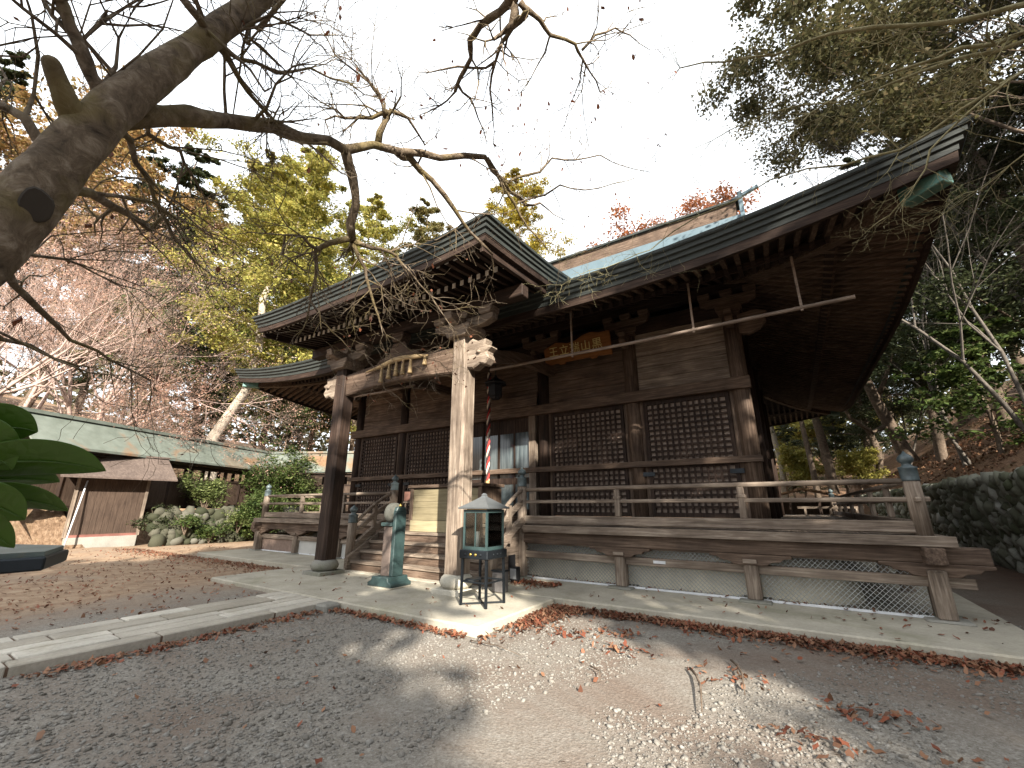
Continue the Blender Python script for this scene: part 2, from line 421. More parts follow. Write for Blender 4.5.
# hillside materials
m, nt, b = newmat("leafy_hillside")
oc = coords(nt); n1 = noise(nt, oc, 1.2, 8, .7); n2 = noise(nt, oc, 9, 6, .7)
r = ramp(nt, n2.outputs[0], [(.3, (.07,.04,.025)), (.5, (.17,.10,.06)), (.72, (.30,.19,.12))])
g = ramp(nt, n1.outputs[0], [(.52, (0,0,0)), (.7, (.7,.7,.7))])
c = mixc(nt, g.outputs[0], r.outputs[0], (.05,.06,.022))
nt.links.new(c, b.inputs['Base Color']); b.inputs['Roughness'].default_value = .95; b.inputs['Specular IOR Level'].default_value = .1
bump(nt, b, n2.outputs[0], .9, .06); M_hill = m
m, nt, b = newmat("dry_leaf_bank")
oc = coords(nt); n1 = noise(nt, oc, .9, 8, .7); n2 = noise(nt, oc, 7, 6, .7)
r = ramp(nt, n2.outputs[0], [(.3, (.12,.075,.045)), (.5, (.23,.15,.095)), (.72, (.36,.26,.175))])
g = ramp(nt, n1.outputs[0], [(.55, (0,0,0)), (.75, (.6,.6,.6))])
c = mixc(nt, g.outputs[0], r.outputs[0], (.13,.12,.045))
nt.links.new(c, b.inputs['Base Color']); b.inputs['Roughness'].default_value = .95; b.inputs['Specular IOR Level'].default_value = .1
bump(nt, b, n2.outputs[0], .9, .06); M_bank = m

# left hillside: a terrace 1.5 m up behind the boulder wall, then a slope
CO = np.array([-18.3, 8.0]); CD = np.array([-.42, .907]); CN = np.array([.907, .42])
def hillL(x, y):
    """height of the left terrace and slope at plan positions"""
    off = (np.asarray(x)-CO[0])*CN[0] + (np.asarray(y)-CO[1])*CN[1]       # + towards the yard
    s = (np.asarray(x)-CO[0])*CD[0] + (np.asarray(y)-CO[1])*CD[1]
    edge = np.where(s > .3, 2.6, .3)                                        # terrace edge
    edge = np.where(s > 8, 7.0, edge)
    z = 1.5*smooth(edge, edge-.5, off) - .12*(off > edge)
    back = np.maximum(0, -off-2.2)
    z = z + np.minimum(back*.42, 3 + back*.22) + .35*(vnoise(x, y, .3, 5)-.5)*np.minimum(1, back/2)
    return z
hx = np.linspace(-75, -10.5, 110); hy = np.linspace(-22, 70, 120)
HX, HY = np.meshgrid(hx, hy, indexing='ij'); HZ = hillL(HX, HY)
off = (HX-CO[0])*CN[0] + (HY-CO[1])*CN[1]
idx = np.arange(HX.size).reshape(HX.shape)
FQ = np.stack([idx[:-1,:-1], idx[1:,:-1], idx[1:,1:], idx[:-1,1:]], -1).reshape(-1,4)
keep = (HZ.reshape(-1)[FQ] > -.05).any(1)
tag(npmesh("hillside", np.stack([HX,HY,HZ],-1).reshape(-1,3), FQ[keep], M_bank, smooth=True), kind="structure")
# right hillside above the retaining wall
def hillR(x, y):
    d = np.maximum(0, np.asarray(x)-12.5)
    y = np.asarray(y, float)
    return 2.3 + np.minimum(.62*d, 5+.3*d) + .5*(vnoise(x, y, .4, 8)-.5)*np.minimum(1, d) + np.maximum(0, y-32)*.07
hx = np.linspace(12.45, 60, 60); hy = np.linspace(4, 70, 90)
HX, HY = np.meshgrid(hx, hy, indexing='ij'); HZ = hillR(HX, HY)
idx = np.arange(HX.size).reshape(HX.shape)
FQ = np.stack([idx[:-1,:-1], idx[1:,:-1], idx[1:,1:], idx[:-1,1:]], -1).reshape(-1,4)
tag(npmesh("hillside", np.stack([HX,HY,HZ],-1).reshape(-1,3), FQ, M_hill, smooth=True), kind="structure")
# wooded rise behind the hall
hx = np.linspace(-45, 40, 60); hy = np.linspace(33, 95, 40)
HX, HY = np.meshgrid(hx, hy, indexing='ij'); HZ = -.1 + (HY-33)*.16 + .8*vnoise(HX, HY, .2, 3)
idx = np.arange(HX.size).reshape(HX.shape)
FQ = np.stack([idx[:-1,:-1], idx[1:,:-1], idx[1:,1:], idx[:-1,1:]], -1).reshape(-1,4)
tag(npmesh("hillside", np.stack([HX,HY,HZ],-1).reshape(-1,3), FQ, M_hill, smooth=True), kind="structure")

# concrete plinth of the hall and apron of the porch (one kerb-high slab in T shape, real step)
ap = MB()
def slab_outline(x0, x1, y0, y1, z): ap.box(x0, x1, y0, y1, -.25, z)
slab_outline(-9.75, 9.55, 6.98, 30.0, .115)
slab_outline(-3.6, 3.72, 4.84, 6.98, .112)
tag(ap.build("pavement", M_concrete, bevel=.02), kind="structure")

# stone path of long slabs with soil joints
m, nt, b = newmat("path_joint_soil")
b.inputs['Base Color'].default_value = (.10,.062,.04,1); b.inputs['Roughness'].default_value = 1
pj = MB(); pj.box(-.80, .63, -7, 4.838, -.2, .075)
rs = random.Random(5)
pathm = MB()
widths = [.30, .34, .24, .30, .24]
x = -.83; cols_x = []
for wv in widths: cols_x.append((x, x+wv)); x += wv + .012
sc_w = (.66 + .83) / (x + .83)
for ci, (xa, xb) in enumerate(cols_x):
    xa = -.83 + (xa+.83)*sc_w; xb = -.83 + (xb+.83)*sc_w
    y = -7 + rs.random()*.8
    while y < 4.83:
        L = rs.uniform(.75, 1.5); y1 = min(y+L, 4.83)
        if 4.83 - y1 < .3: y1 = 4.83
        zt = .098 + rs.uniform(-.007, .007); j = .014
        pathm.add([(xa+j*.5+rs.uniform(0,.008), y+j, -.18), (xb-j*.5, y+j+rs.uniform(0,.01), -.18), (xb-j*.5, y1, -.18), (xa+j*.5, y1, -.18),
                   (xa+j*.5+rs.uniform(0,.008), y+j, zt+rs.uniform(-.004,.004)), (xb-j*.5, y+j, zt+rs.uniform(-.004,.004)), (xb-j*.5, y1, zt), (xa+j*.5, y1, zt)],
                  [(0,3,2,1),(4,5,6,7),(0,1,5,4),(1,2,6,5),(2,3,7,6),(3,0,4,7)])
        y = y1 + .006
po = tag(pathm.build("path", M_granite, bevel=.012), kind="structure")
tag(pj.build("path_bed", bpy.data.materials["path_joint_soil"]), kind="structure")
# old kerb stone where the path meets the apron
ks = MB(); ks.box(.66, .95, 4.55, 4.83, -.1, .105)

# loose gravel: real stones, dense near the viewer
PHI = (1+5**.5)/2
ICO_V = np.array([(-1,PHI,0),(1,PHI,0),(-1,-PHI,0),(1,-PHI,0),(0,-1,PHI),(0,1,PHI),(0,-1,-PHI),(0,1,-PHI),(PHI,0,-1),(PHI,0,1),(-PHI,0,-1),(-PHI,0,1)])/1.9
ICO_F = np.array([(0,11,5),(0,5,1),(0,1,7),(0,7,10),(0,10,11),(1,5,9),(5,11,4),(11,10,2),(10,7,6),(7,1,8),(3,9,4),(3,4,2),(3,2,6),(3,6,8),(3,8,9),(4,9,5),(2,4,11),(6,2,10),(8,6,7),(9,8,1)])
def stones(name, pos, size, mat, flat=.55):
    n = len(pos); V = np.repeat(ICO_V[None], n, 0) * (1 + rng.normal(0, .16, (n, 12, 1)))
    V = V * np.stack([np.ones(n), rng.uniform(.55, .95, n), rng.uniform(flat*.6, flat*1.2, n)], -1)[:, None, :]
    a = rng.uniform(0, 6.28, n); t = rng.normal(0, .35, n)
    ct, st = np.cos(t)[:,None], np.sin(t)[:,None]
    x, y, z = V[...,0].copy(), V[...,1].copy(), V[...,2].copy()
    x, z = x*ct - z*st, x*st + z*ct
    ca, sa = np.cos(a)[:,None], np.sin(a)[:,None]
    x, y = x*ca - y*sa, x*sa + y*ca
    V = np.stack([x,y,z],-1) * size[:,None,None]*.62 + pos[:,None,:]
    Fq = (ICO_F[None] + (np.arange(n)*12)[:,None,None]).reshape(-1,3)
    return npmesh(name, V.reshape(-1,3), Fq, mat)
def island_mat(name, stops, rough=.85, bmp=True):
    m, nt, b = newmat(name)
    g = N(nt, "ShaderNodeNewGeometry"); r = ramp(nt, g.outputs['Random Per Island'], stops)
    n1 = noise(nt, coords(nt), 60, 4, .6); r2 = ramp(nt, n1.outputs[0], [(.3,(.75,.75,.75)),(.7,(1.15,1.13,1.1))])
    nt.links.new(mixc(nt, 1, r.outputs[0], r2.outputs[0], 'MULTIPLY'), b.inputs['Base Color'])
    b.inputs['Roughness'].default_value = rough; b.inputs['Specular IOR Level'].default_value = .25
    return m
M_gravel = island_mat("grey_gravel", [(0,(.12,.108,.092)),(.4,(.185,.172,.153)),(.75,(.205,.193,.174)),(.93,(.225,.214,.195)),(1,(.255,.244,.224))])
def on_slab(x, y): return ((y > 6.96) & (x > -9.77) & (x < 9.58)) | ((x > -3.62) & (x < 3.74) & (y > 4.82)) | ((x > -.86) & (x < .69))
n = 170000
rr = .8 + 11.5*rng.random(n)**1.35; th = rng.uniform(RAD(20), RAD(178), n)
x = CAM[0] + rr*np.cos(th); y = CAM[1] - .4 + rr*np.sin(th)
dens = vnoise(x, y, .55, 4)*.65 + vnoise(x, y, 1.7, 6)*.35 + .12*(rng.random(n)-.5)
track = np.exp(-((x-(5.2+.15*y))/.75)**2) * .22
keep = (~on_slab(x, y)) & (dens - track > .37) & (x > -.5) & (x < 13) & (y < 9.4)
x, y, rr = x[keep], y[keep], rr[keep]
size = np.clip(rng.lognormal(-4.2, .5, len(x)), .007, .055)
tag(stones("gravel", np.stack([x, y, ground_z(x, y) + size*.08], -1), size, M_gravel), kind="stuff")

# fallen leaves
def leaves_flat(name, x, y, z, size, mat, tilt=.45):
    n = len(x); base = np.array([(-.5,0,0),(-.15,.28,.06),(.3,.2,.03),(.55,0,.10),(.3,-.2,.02),(-.15,-.28,.07)])
    V = np.repeat(base[None], n, 0) * rng.uniform(.75, 1.25, (n,1,3)); V[...,2] *= rng.uniform(.3, 4.0, (n,1))
    a = rng.uniform(0,6.28,n); t = rng.normal(0,tilt,n); ct, st = np.cos(t)[:,None], np.sin(t)[:,None]
    X, Y, Z = V[...,0].copy(), V[...,1].copy(), V[...,2].copy(); X, Z = X*ct-Z*st, X*st+Z*ct
    ca, sa = np.cos(a)[:,None], np.sin(a)[:,None]; X, Y = X*ca-Y*sa, X*sa+Y*ca
    V = np.stack([X,Y,Z],-1)*size[:,None,None] + np.stack([x,y,z],-1)[:,None,:]
    Fq = (np.array([[0,1,2,3],[0,3,4,5]])[None] + (np.arange(n)*6)[:,None,None]).reshape(-1,4)
    return npmesh(name, V.reshape(-1,3), Fq, mat)
lx, ly, lz = [], [], []
def drift(n, fx, fy, zadd=.02, zfix=None):
    X = fx(n); Y = fy(n); lx.append(X); ly.append(Y)
    lz.append((ground_z(X,Y) if zfix is None else np.full(n, zfix)) + zadd*rng.random(n) + .006)
U_ = rng.uniform
drift(2600, lambda n: U_(3.75,9.3,n), lambda n: 6.95-np.abs(rng.normal(0,.13,n))*U_(.4,1.6,n), .05)
drift(1300, lambda n: 3.76+np.abs(rng.normal(0,.22,n)), lambda n: 6.9-np.abs(rng.normal(0,.75,n)), .05)
drift(420, lambda n: U_(5.8,8.8,n), lambda n: 6.85-np.abs(rng.normal(0,.25,n)), .08)
drift(500, lambda n: .72+np.abs(rng.normal(0,.14,n)), lambda n: U_(1.5,4.7,n)+rng.normal(0,.2,n), .03)
drift(520, lambda n: U_(.75,3.6,n), lambda n: 4.8-np.abs(rng.normal(0,.09,n)), .04)
drift(200, lambda n: U_(.5,12,n), lambda n: U_(1.0,7,n), .02)
drift(2600, lambda n: -1.0-np.abs(rng.normal(0,7,n)), lambda n: U_(-1,9.5,n), .02)
drift(1500, lambda n: U_(-14.8,-4,n), lambda n: 6.9-np.abs(rng.normal(0,.5,n)), .02)
drift(700, lambda n: U_(9.7,13,n), lambda n: U_(5,14,n), .03)
drift(60, lambda n: U_(-3.5,3.6,n), lambda n: U_(4.9,6.9,n), .01, .115)
drift(420, lambda n: U_(2.4,3.3,n), lambda n: 8.1-np.abs(rng.normal(0,.25,n)), .03, .118)
drift(500, lambda n: U_(-9.6,9.5,n), lambda n: 8.62+rng.normal(0,.06,n), .03, .118)
drift(60, lambda n: U_(4,9.4,n), lambda n: U_(7.0,8.4,n), .01, .118)
for cx_, cy_, n_ in ((6.6,5.2,40),(7.6,4.9,60),(8.3,4.3,45),(4.6,5.6,60),(5.4,5.4,45),(5.2,6.0,60),(9.4,4.6,80),(9.9,4.3,60),(7.2,4.2,40)):
    drift(n_, lambda n: cx_+rng.normal(0,.22,n), lambda n: cy_+rng.normal(0,.13,n), .03)
X, Y, Z = np.concatenate(lx), np.concatenate(ly), np.concatenate(lz)
k = ~(((Y > 6.98) | ((X > -3.6) & (X < 3.72) & (Y > 4.84)) | ((X > -.83) & (X < .66) & (Y < 4.84))) & (Z < .1)) | (X < -9.8)
X, Y, Z = X[k], Y[k], Z[k]
tag(leaves_flat("fallen_leaves", X, Y, Z, U_(.035,.085,len(X)), L_litter), kind="stuff")
# fallen leaf cover on the two slopes
n = 9000; X = U_(12.6,24,n); Y = U_(8,44,n)
tag(leaves_flat("leaf_litter", X, Y, hillR(X,Y)+.03, U_(.08,.2,n), L_slope, .6), kind="stuff")

# a few twigs lying on the gravel
for (px_, py_), (qx, qy), r_ in (((731,660),(745,695),.011),((690,668),(702,712),.012),((590,486+180),(600,680),.008),((470,640),(520,655),.006)):
    a_ = at_z(px_,py_,.02); b_ = at_z(qx,qy,.02); mid = (a_+b_)/2 + np.array([.04,.03,.015])
    mb_ = MB(); mb_.tube([a_, (a_*.6+mid*.4)+np.array([.02,0,0]), mid, b_], [r_, r_*1.1, r_*.9, r_*.4], 6)
    tag(mb_.build("fallen_twig", M_bark_brown), {731:"crooked brown twig lying on the gravel nearest the right veranda", 690:"curved brown twig on the gravel below the middle of the right veranda", 590:"short twig on the sunlit gravel patch", 470:"thin twig on shaded gravel before the glass lantern"}[px_], "twig", "twigs lying on the gravel")
tag(ks.build("kerb_stone", M_stone, bevel=.03), "short rough stone block at the corner of the path and concrete apron", "stone")
# ================================================================== TEMPLE HALL
hall = thing("temple_hall", (0, 10, 0), "dark weathered timber temple hall with raised veranda, projecting porch and broad patinated roof", "temple")
LX, YE, YC = 10.22, 7.22, 17.1
HD = YC - YE
def prof(d):
    t = np.clip(d, 0, None)/HD; return 6.15 + 6.45*(.45*t + .55*t*t)
def gq(a): return np.clip((a-.4)/.6, 0, 1)**2
def lift(x, y): return .62*gq(np.abs(x)/LX)*gq(np.abs(np.asarray(y)-YC)/HD)
def top(x, y):
    dy = HD - np.abs(np.asarray(y)-YC); dx = LX - np.abs(np.asarray(x)); return prof(np.minimum(dx, dy)) + lift(x, y)
def topc(x, y): return prof(HD - np.abs(np.asarray(y)-YC)) + lift(x, y)
XG = 7.25
# roof sheets with real thickness
def sheet(mb, xs, ys, fz, th=.05):
    X, Y = np.meshgrid(xs, ys, indexing='ij'); Z = fz(X, Y)
    mb.grid(np.stack([X,Y,Z],-1), smooth=True); mb.grid(np.stack([X,Y,Z-th],-1), smooth=True, flip=True)
rm = MB()
ys = np.linspace(YE, 2*YC-YE, 61)
sheet(rm, np.linspace(-XG, XG, 31), ys, topc)
for s_ in (-1, 1): sheet(rm, s_*np.linspace(7.0, LX, 12)[::s_], ys, top)
roof = rm.build("roof", M_roof, hall)
# gable triangles
gm = MB()
for s_ in (-1, 1):
    yy = np.linspace(YE+LX-7.05, 2*YC-YE-(LX-7.05), 25)
    up_ = [(y_-YC, float(topc(0, y_))-.06) for y_ in yy]
    base = float(prof(LX-7.05))-.1
    poly = [(-(HD-(LX-7.05)), base)] + up_ + [((HD-(LX-7.05)), base)]
    gm.prism(poly, (s_*7.05, YC, 0), (0,1,0), (0,0,1), (-s_*.15,0,0))
gm.build("gable", W['dark_y'], roof)
# barge boards along the gable verges
bb = MB()
for s_ in (-1,1):
    for q in (-1,1):
        pts = [(s_*(XG+.02), YC+q*t, float(topc(0, YC+q*t))-.16) for t in np.linspace(.1, HD-2.4, 14)]
        bb.path_beam(pts, .10, .42)
bb.build("barge_board", W['mid_y'], roof)
# boxed ridge
zr0 = float(topc(0, YC))
rg = MB(); rg.box(-XG-.1, XG+.1, YC-.34, YC+.34, zr0-.35, zr0+.12)
rg.build("ridge_base", M_roof, roof)
rg = MB(); rg.box(-XG+.05, XG-.05, YC-.25, YC+.25, zr0+.12, zr0+.78)
rg.build("ridge_side", W['mid_x'], roof)
rg = MB(); rg.box(-XG-.15, XG+.15, YC-.38, YC+.38, zr0+.78, zr0+.87); rg.box(-XG-.1, XG+.1, YC-.16, YC+.16, zr0+.87, zr0+1.02)
rg.build("ridge_cap", M_fascia, roof)
for s_ in (-1,1):
    e = MB(); x0 = s_*(XG+.05)
    e.prism([(-.5,-.5),(-.62,-.15),(-.42,.2),(-.36,.8),(-.5,1.05),(0,1.2),(.5,1.05),(.36,.8),(.42,.2),(.62,-.15),(.5,-.5)], (x0, YC, zr0), (0,1,0), (0,0,1), (s_*.16,0,0))
    e.beam((x0-s_*.2, YC, zr0+1.06), (x0+s_*.75, YC, zr0+1.34), .14, .14)
    e.build("ridge_end", M_roof, roof, bevel=.02)

# eave fascia: layered shingle edge, four sides, upturned to the corners
def loop_pts(d, dz, n=26):
    x1 = LX-d; y0 = YE+d; y1 = 2*YC-YE-d; pts = []
    for t in np.linspace(-1,1,n)[:-1]: pts.append((t*x1, y0))
    for t in np.linspace(0,1,n)[:-1]: pts.append((x1, y0+(y1-y0)*t))
    for t in np.linspace(1,-1,n)[:-1]: pts.append((t*x1, y1))
    for t in np.linspace(1,0,n)[:-1]: pts.append((-x1, y0+(y1-y0)*t))
    out = []
    for x_, y_ in pts:
        fx = x_*LX/x1; fy = YC+(y_-YC)*HD/(HD-d)
        out.append((x_, y_, 6.15+float(lift(fx, fy))+dz))
    return out
fm = MB()
steps = [(0.0,.004),(0.015,-.07),(.05,-.085),(.055,-.16),(.10,-.175),(.105,-.25),(.15,-.265),(.16,-.36),(.40,-.40)]
loops = np.array([loop_pts(d, dz) for d, dz in steps])
loops = np.concatenate([loops, loops[:, :1]], 1)
fm.grid(loops, flip=True)
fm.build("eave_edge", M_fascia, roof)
fb = MB()
loops = np.array([loop_pts(d, dz) for d, dz in ((.17,-.34),(.19,-.52),(.27,-.53),(.29,-.36))]); loops = np.concatenate([loops, loops[:, :1]], 1)
fb.grid(loops, flip=True); fb.build("eave_board", W['dark_x'], roof)
# soffit boards under the eaves, their shade deepened in the timber colour
def under(x, y): return top(x, y) - .36 - .10*np.clip((LX-np.maximum(np.abs(x), np.abs(np.asarray(y)-YC)+LX-HD))/3.4, 0, 1)
sf = MB()
def strip(P0, P1, flip):
    n0 = 40; rows = []
    for t in np.linspace(0,1,9):
        row = []
        for q in np.linspace(0,1,n0):
            a = np.array(P0[0])*(1-q)+np.array(P0[1])*q; b_ = np.array(P1[0])*(1-q)+np.array(P1[1])*q
            p_ = a*(1-t)+b_*t; row.append((p_[0], p_[1], float(under(p_[0], p_[1]))))
        rows.append(row)
    sf.grid(rows, flip=flip)
yb = 2*YC-YE; i0, i1 = .2, 4.4
cs = {k: [(-LX+k, YE+k), (LX-k, YE+k), (LX-k, yb-k), (-LX+k, yb-k)] for k in (i0, i1)}
for k in range(4): strip((cs[i0][k], cs[i0][(k+1)%4]), (cs[i1][k], cs[i1][(k+1)%4]), True)
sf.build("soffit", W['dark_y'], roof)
# two tiers of rafters on each side
def rafters(side, tier):
    mb = MB(); d0, d1 = ((.26, 1.75) if tier else (1.45, 3.7)); drop = .07 if tier else .19
    h = .115; w = .085; n = 82 if side in 'fb' else 78
    for t in np.linspace(-1, 1, n):
        if side in 'fb':
            x_ = t*(LX-.4); lim = LX-abs(x_); s_ = 1 if side == 'f' else -1
            dd0, dd1 = d0, min(d1, lim+.0)
            if dd1 - dd0 < .15: continue
            ya = YC - s_*(HD-dd0); yb_ = YC - s_*(HD-dd1)
            mb.beam((x_, ya, float(under(x_,ya))-drop), (x_, yb_, float(under(x_,yb_))-drop), w, h)
        else:
            y_ = YC + t*(HD-.4); lim = HD-abs(y_-YC); s_ = 1 if side == 'r' else -1
            dd0, dd1 = d0, min(d1, lim)
            if dd1 - dd0 < .15: continue
            xa = s_*(LX-dd0); xb_ = s_*(LX-dd1)
            mb.beam((xa, y_, float(under(xa,y_))-drop), (xb_, y_, float(under(xb_,y_))-drop), w, h)
    return mb
for side in 'frbl':
    for tier in (0,1):
        rafters(side, tier).build("rafters", W['mid_y' if tier else 'dark_y'] if side in 'fb' else W['mid_x'], roof)
# strip between the tiers
km = MB()
lp = np.array([[(*p[:2], float(under(p[0],p[1]))-dz) for p in loop_pts(dd, 0)] for dd, dz in ((1.5,.10),(1.5,.24),(1.64,.24),(1.64,.10))]); lp = np.concatenate([lp, lp[:, :1]], 1)
km.grid(lp, flip=True); km.build("eave_strip", W['dark_x'], roof)
# hip rafters with green copper caps
for sx in (-1,1):
    for sy in (-1,1):
        hb = MB(); pts = []
        for d in np.linspace(.35, 3.6, 8):
            x_ = sx*(LX-d); y_ = YC+sy*(HD-d); pts.append((x_, y_, float(under(x_,y_))-.17))
        hb.path_beam(pts, .2, .28); h_ = hb.build("hip_rafter", W['mid_x'], roof)
        cb = MB(); a_ = Vector(pts[0]); b_ = Vector(pts[1]); dv = (b_-a_).normalized()
        cb.beam(a_-dv*.05, a_+dv*.5, .225, .32); cb.build("copper_cap", M_capgreen, h_, bevel=.01)

# ---------------------------------------------------------------- walls
PX = [-6.73,-4.23,-1.58,1.58,4.23,6.73]; YW = 10.71; ZF = 1.2
for x_ in PX:
    p = MB(); p.lathe((x_, YW, ZF-.02), [(.185,0),(.185,5.2)], 18)
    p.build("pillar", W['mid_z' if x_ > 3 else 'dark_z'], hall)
# corner pillars at the rear
for x_ in (-6.73, 6.73):
    for y_ in (13.9, 17.1, 20.3, 23.5):
        p = MB(); p.lathe((x_, y_, ZF-.02), [(.185,0),(.185,5.2)], 14); p.build("pillar", W['dark_z'], hall)
# upper plank walls, horizontal boards
def plank_wall(x0, x1, z0, z1, y, mat, nb):
    mb = MB(); zs = np.linspace(z0, z1, nb+1)
    for i in range(nb):
        dz = .008*((i*7) % 3 - 1); mb.box(x0, x1, y+dz*.6, y+.05+dz*.6, zs[i]+.006, zs[i+1]-.006)
    mb.box(x0, x1, y+.06, y+.09, z0, z1)
    return mb.build("wall_planks", mat, hall, bevel=.006)
for a_, b_ in zip(PX[:-1], PX[1:]):
    mid = a_ < 0 < b_
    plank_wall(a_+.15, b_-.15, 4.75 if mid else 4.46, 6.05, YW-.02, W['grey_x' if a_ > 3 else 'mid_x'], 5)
# side and rear plank walls
sw = MB()
for s_ in (-1,1):
    zs = np.linspace(ZF, 6.4, 19)
    for i in range(18): sw.box(s_*6.73-.04, s_*6.73+.04, YW, 23.5, zs[i]+.005, zs[i+1]-.005)
sw.box(-6.73, 6.73, 23.46, 23.54, ZF, 6.4)
sw.build("side_planks", W['dark_y'], hall)
# horizontal tie beams
bm_ = MB(); bm_.box(-6.95, 6.95, YW-.27, YW-.10, 4.16, 4.44); bm_.build("lintel_beam", W['mid_x'], hall, bevel=.01)
bm_ = MB(); bm_.box(-1.5, 1.5, YW-.30, YW-.274, 4.44, 4.78); bm_.build("raised_lintel", W['mid_x'], hall, bevel=.01)
bm_ = MB(); bm_.box(-7.0, 7.0, YW-.16, YW+.16, 6.05, 6.25); bm_.box(-6.98, 6.98, YW-.11, YW+.11, 6.25, 6.42); bm_.build("head_beam", W['dark_x'], hall, bevel=.01)
bm_ = MB(); bm_.box(-9.2, 9.2, YW-.13, YW+.13, 6.66, 6.90)
for s_ in (-1,1): bm_.box(s_*6.73-.13, s_*6.73+.13, YW+.135, 25.2, 6.66, 6.90)
bm_.build("eave_purlin", W['dark_x'], hall, bevel=.01)
bm_ = MB(); bm_.box(-6.95, 6.95, YW-.26, YW-.12, ZF, ZF+.14); bm_.box(-6.95, 6.95, YW-.24, YW-.12, 2.52, 2.66) ; bm_.build("sill_beam", W['mid_x'], hall, bevel=.008)
# brackets on the pillars: bearing block, boat arm, three small blocks, carved nose
def bracket(x_):
    mb = MB()
    mb.prism([(-.2,.0),(-.28,.14),(-.28,.24),(.28,.24),(.28,.14),(.2,0)], (x_, YW-.24, 6.0), (1,0,0), (0,0,1), (0,.46,0))
    mb.prism([(-.62,.2),(-.6,.06),(-.42,-.02),(.42,-.02),(.6,.06),(.62,.2)], (x_, YW-.2, 6.28), (1,0,0), (0,0,1), (0,.18,0))
    for q in (-.5,0,.5): mb.prism([(-.1,0),(-.14,.08),(-.14,.18),(.14,.18),(.14,.08),(.1,0)], (x_+q, YW-.22, 6.48), (1,0,0), (0,0,1), (0,.22,0))
    # carved nose poking out to the front
    mb.prism([(0,-.14),(.18,-.17),(.34,-.12),(.46,0),(.40,.1),(.5,.17),(.3,.24),(0,.2)], (x_+.08, YW-.18, 5.78), (0,-1,0), (0,0,1), (-.16,0,0))
    return mb.build("bracket", W['mid_x'], hall, bevel=.012)
for x_ in PX: bracket(x_)
for s_ in (-1,1):
    nb2 = MB(); nb2.prism([(0,-.2),(.25,-.24),(.45,-.16),(.62,.02),(.52,.12),(.66,.24),(.42,.33),(.1,.3),(0,.3)], (s_*6.85, YW-.09, 5.72), (s_,0,0), (0,0,1), (0,.18,0))
    nb2.build("carved_nose", W['mid_x'], hall, bevel=.02)

# lattice panels in the side bays
def lattice(x0, x1):
    z0, z1 = 1.36, 4.16
    fr = MB()
    for a_, b_ in ((x0, x0+.09), (x1-.09, x1)): fr.box(a_, b_, YW-.10, YW-.02, z0, z1)
    for za, zb in ((z0, z0+.1), (z1-.1, z1)): fr.box(x0+.09, x1-.09, YW-.098, YW-.022, za, zb)
    o_ = fr.build("lattice_frame", W['dark_z'], hall, bevel=.005)
    g = MB(); nx = int(round((x1-x0-.18)/.135)); st = (x1-x0-.18)/nx
    for i in range(1, nx): g.box(x0+.09+st*i-.024, x0+.09+st*i+.024, YW-.115, YW-.085, z0+.1, z1-.1)
    nz = 20; sz = (z1-z0-.2)/nz
    for i in range(1, nz): g.box(x0+.09, x1-.09, YW-.10, YW-.07, z0+.1+sz*i-.024, z0+.1+sz*i+.024)
    g.build("lattice_bars", W['dark_z'], o_)
    bk = MB(); bk.box(x0+.05, x1-.05, YW-.03, YW-.005, z0+.05, z1-.05); bk.build("backing_board", M_lattback, o_)
    for a_, b_ in ((x0-.2, x0-.004), (x1+.004, x1+.2)):
        s_ = MB(); s_.box(a_, b_, YW-.06, YW+.02, z0-.05, z1+.05); s_.build("jamb_board", W['mid_z'], o_)
for a_, b_ in ((-6.73,-4.23),(-4.23,-1.58),(1.58,4.23),(4.23,6.73)): lattice(a_+.26, b_-.26)
# iron hinges on the left lattice panels
for x_, z_ in ((-6.42,2.35),(-4.62,2.35),(-3.85,2.35),(4.5,2.35),(6.42,2.35)):
    h_ = MB(); h_.box(x_-.14, x_+.14, YW-.135, YW-.118, z_-.05, z_+.05); h_.build("strap_hinge", M_iron, hall)
# centre bay: glazed sliding doors in a timber frame
for x_ in (-1.26, 1.26):
    fr = MB(); fr.box(x_-.11, x_+.11, YW-.2, YW+.02, ZF, 4.44); fr.build("door_jamb", W['grey_z'], hall, bevel=.008)
fr = MB(); fr.box(-1.15, 1.15, YW-.18, YW+.0, 4.22, 4.42); fr.build("door_head", W['grey_x'], hall, bevel=.008)
m, nt, b = newmat("curtained_glass")
v = coords(nt, (7,1,.4)); n1 = noise(nt, v, 2.2, 4, .6)
r = ramp(nt, n1.outputs[0], [(.3,(.035,.045,.05)),(.7,(.12,.145,.15))])
nt.links.new(r.outputs[0], b.inputs['Base Color']); b.inputs['Roughness'].default_value = .12; b.inputs['Specular IOR Level'].default_value = .6
M_curtain = m
for i in range(4):
    x0 = -1.15 + i*.575; x1 = x0+.59; yo = YW-.10 + (.035 if i in (1,2) else 0)
    d_ = MB()
    for a_, b_ in ((x0, x0+.05), (x1-.05, x1)): d_.box(a_, b_, yo, yo+.03, 1.34, 4.22)
    d_.box(x0+.05, x1-.05, yo+.001, yo+.029, 3.72, 3.79); d_.box(x0+.05, x1-.05, yo+.001, yo+.029, 2.22, 2.40); d_.box(x0+.05, x1-.05, yo+.001, yo+.029, 1.34, 1.52)
    d_.box(x0+.05, x1-.05, yo+.008, yo+.022, 3.79, 4.22)
    dd = d_.build("sliding_door", W['dark_z'], hall)
    g = MB(); g.box(x0+.05, x1-.05, yo+.012, yo+.018, 1.52, 2.22); g.box(x0+.05, x1-.05, yo+.012, yo+.018, 2.40, 3.72)
    g.build("glass_pane", M_curtain, dd)

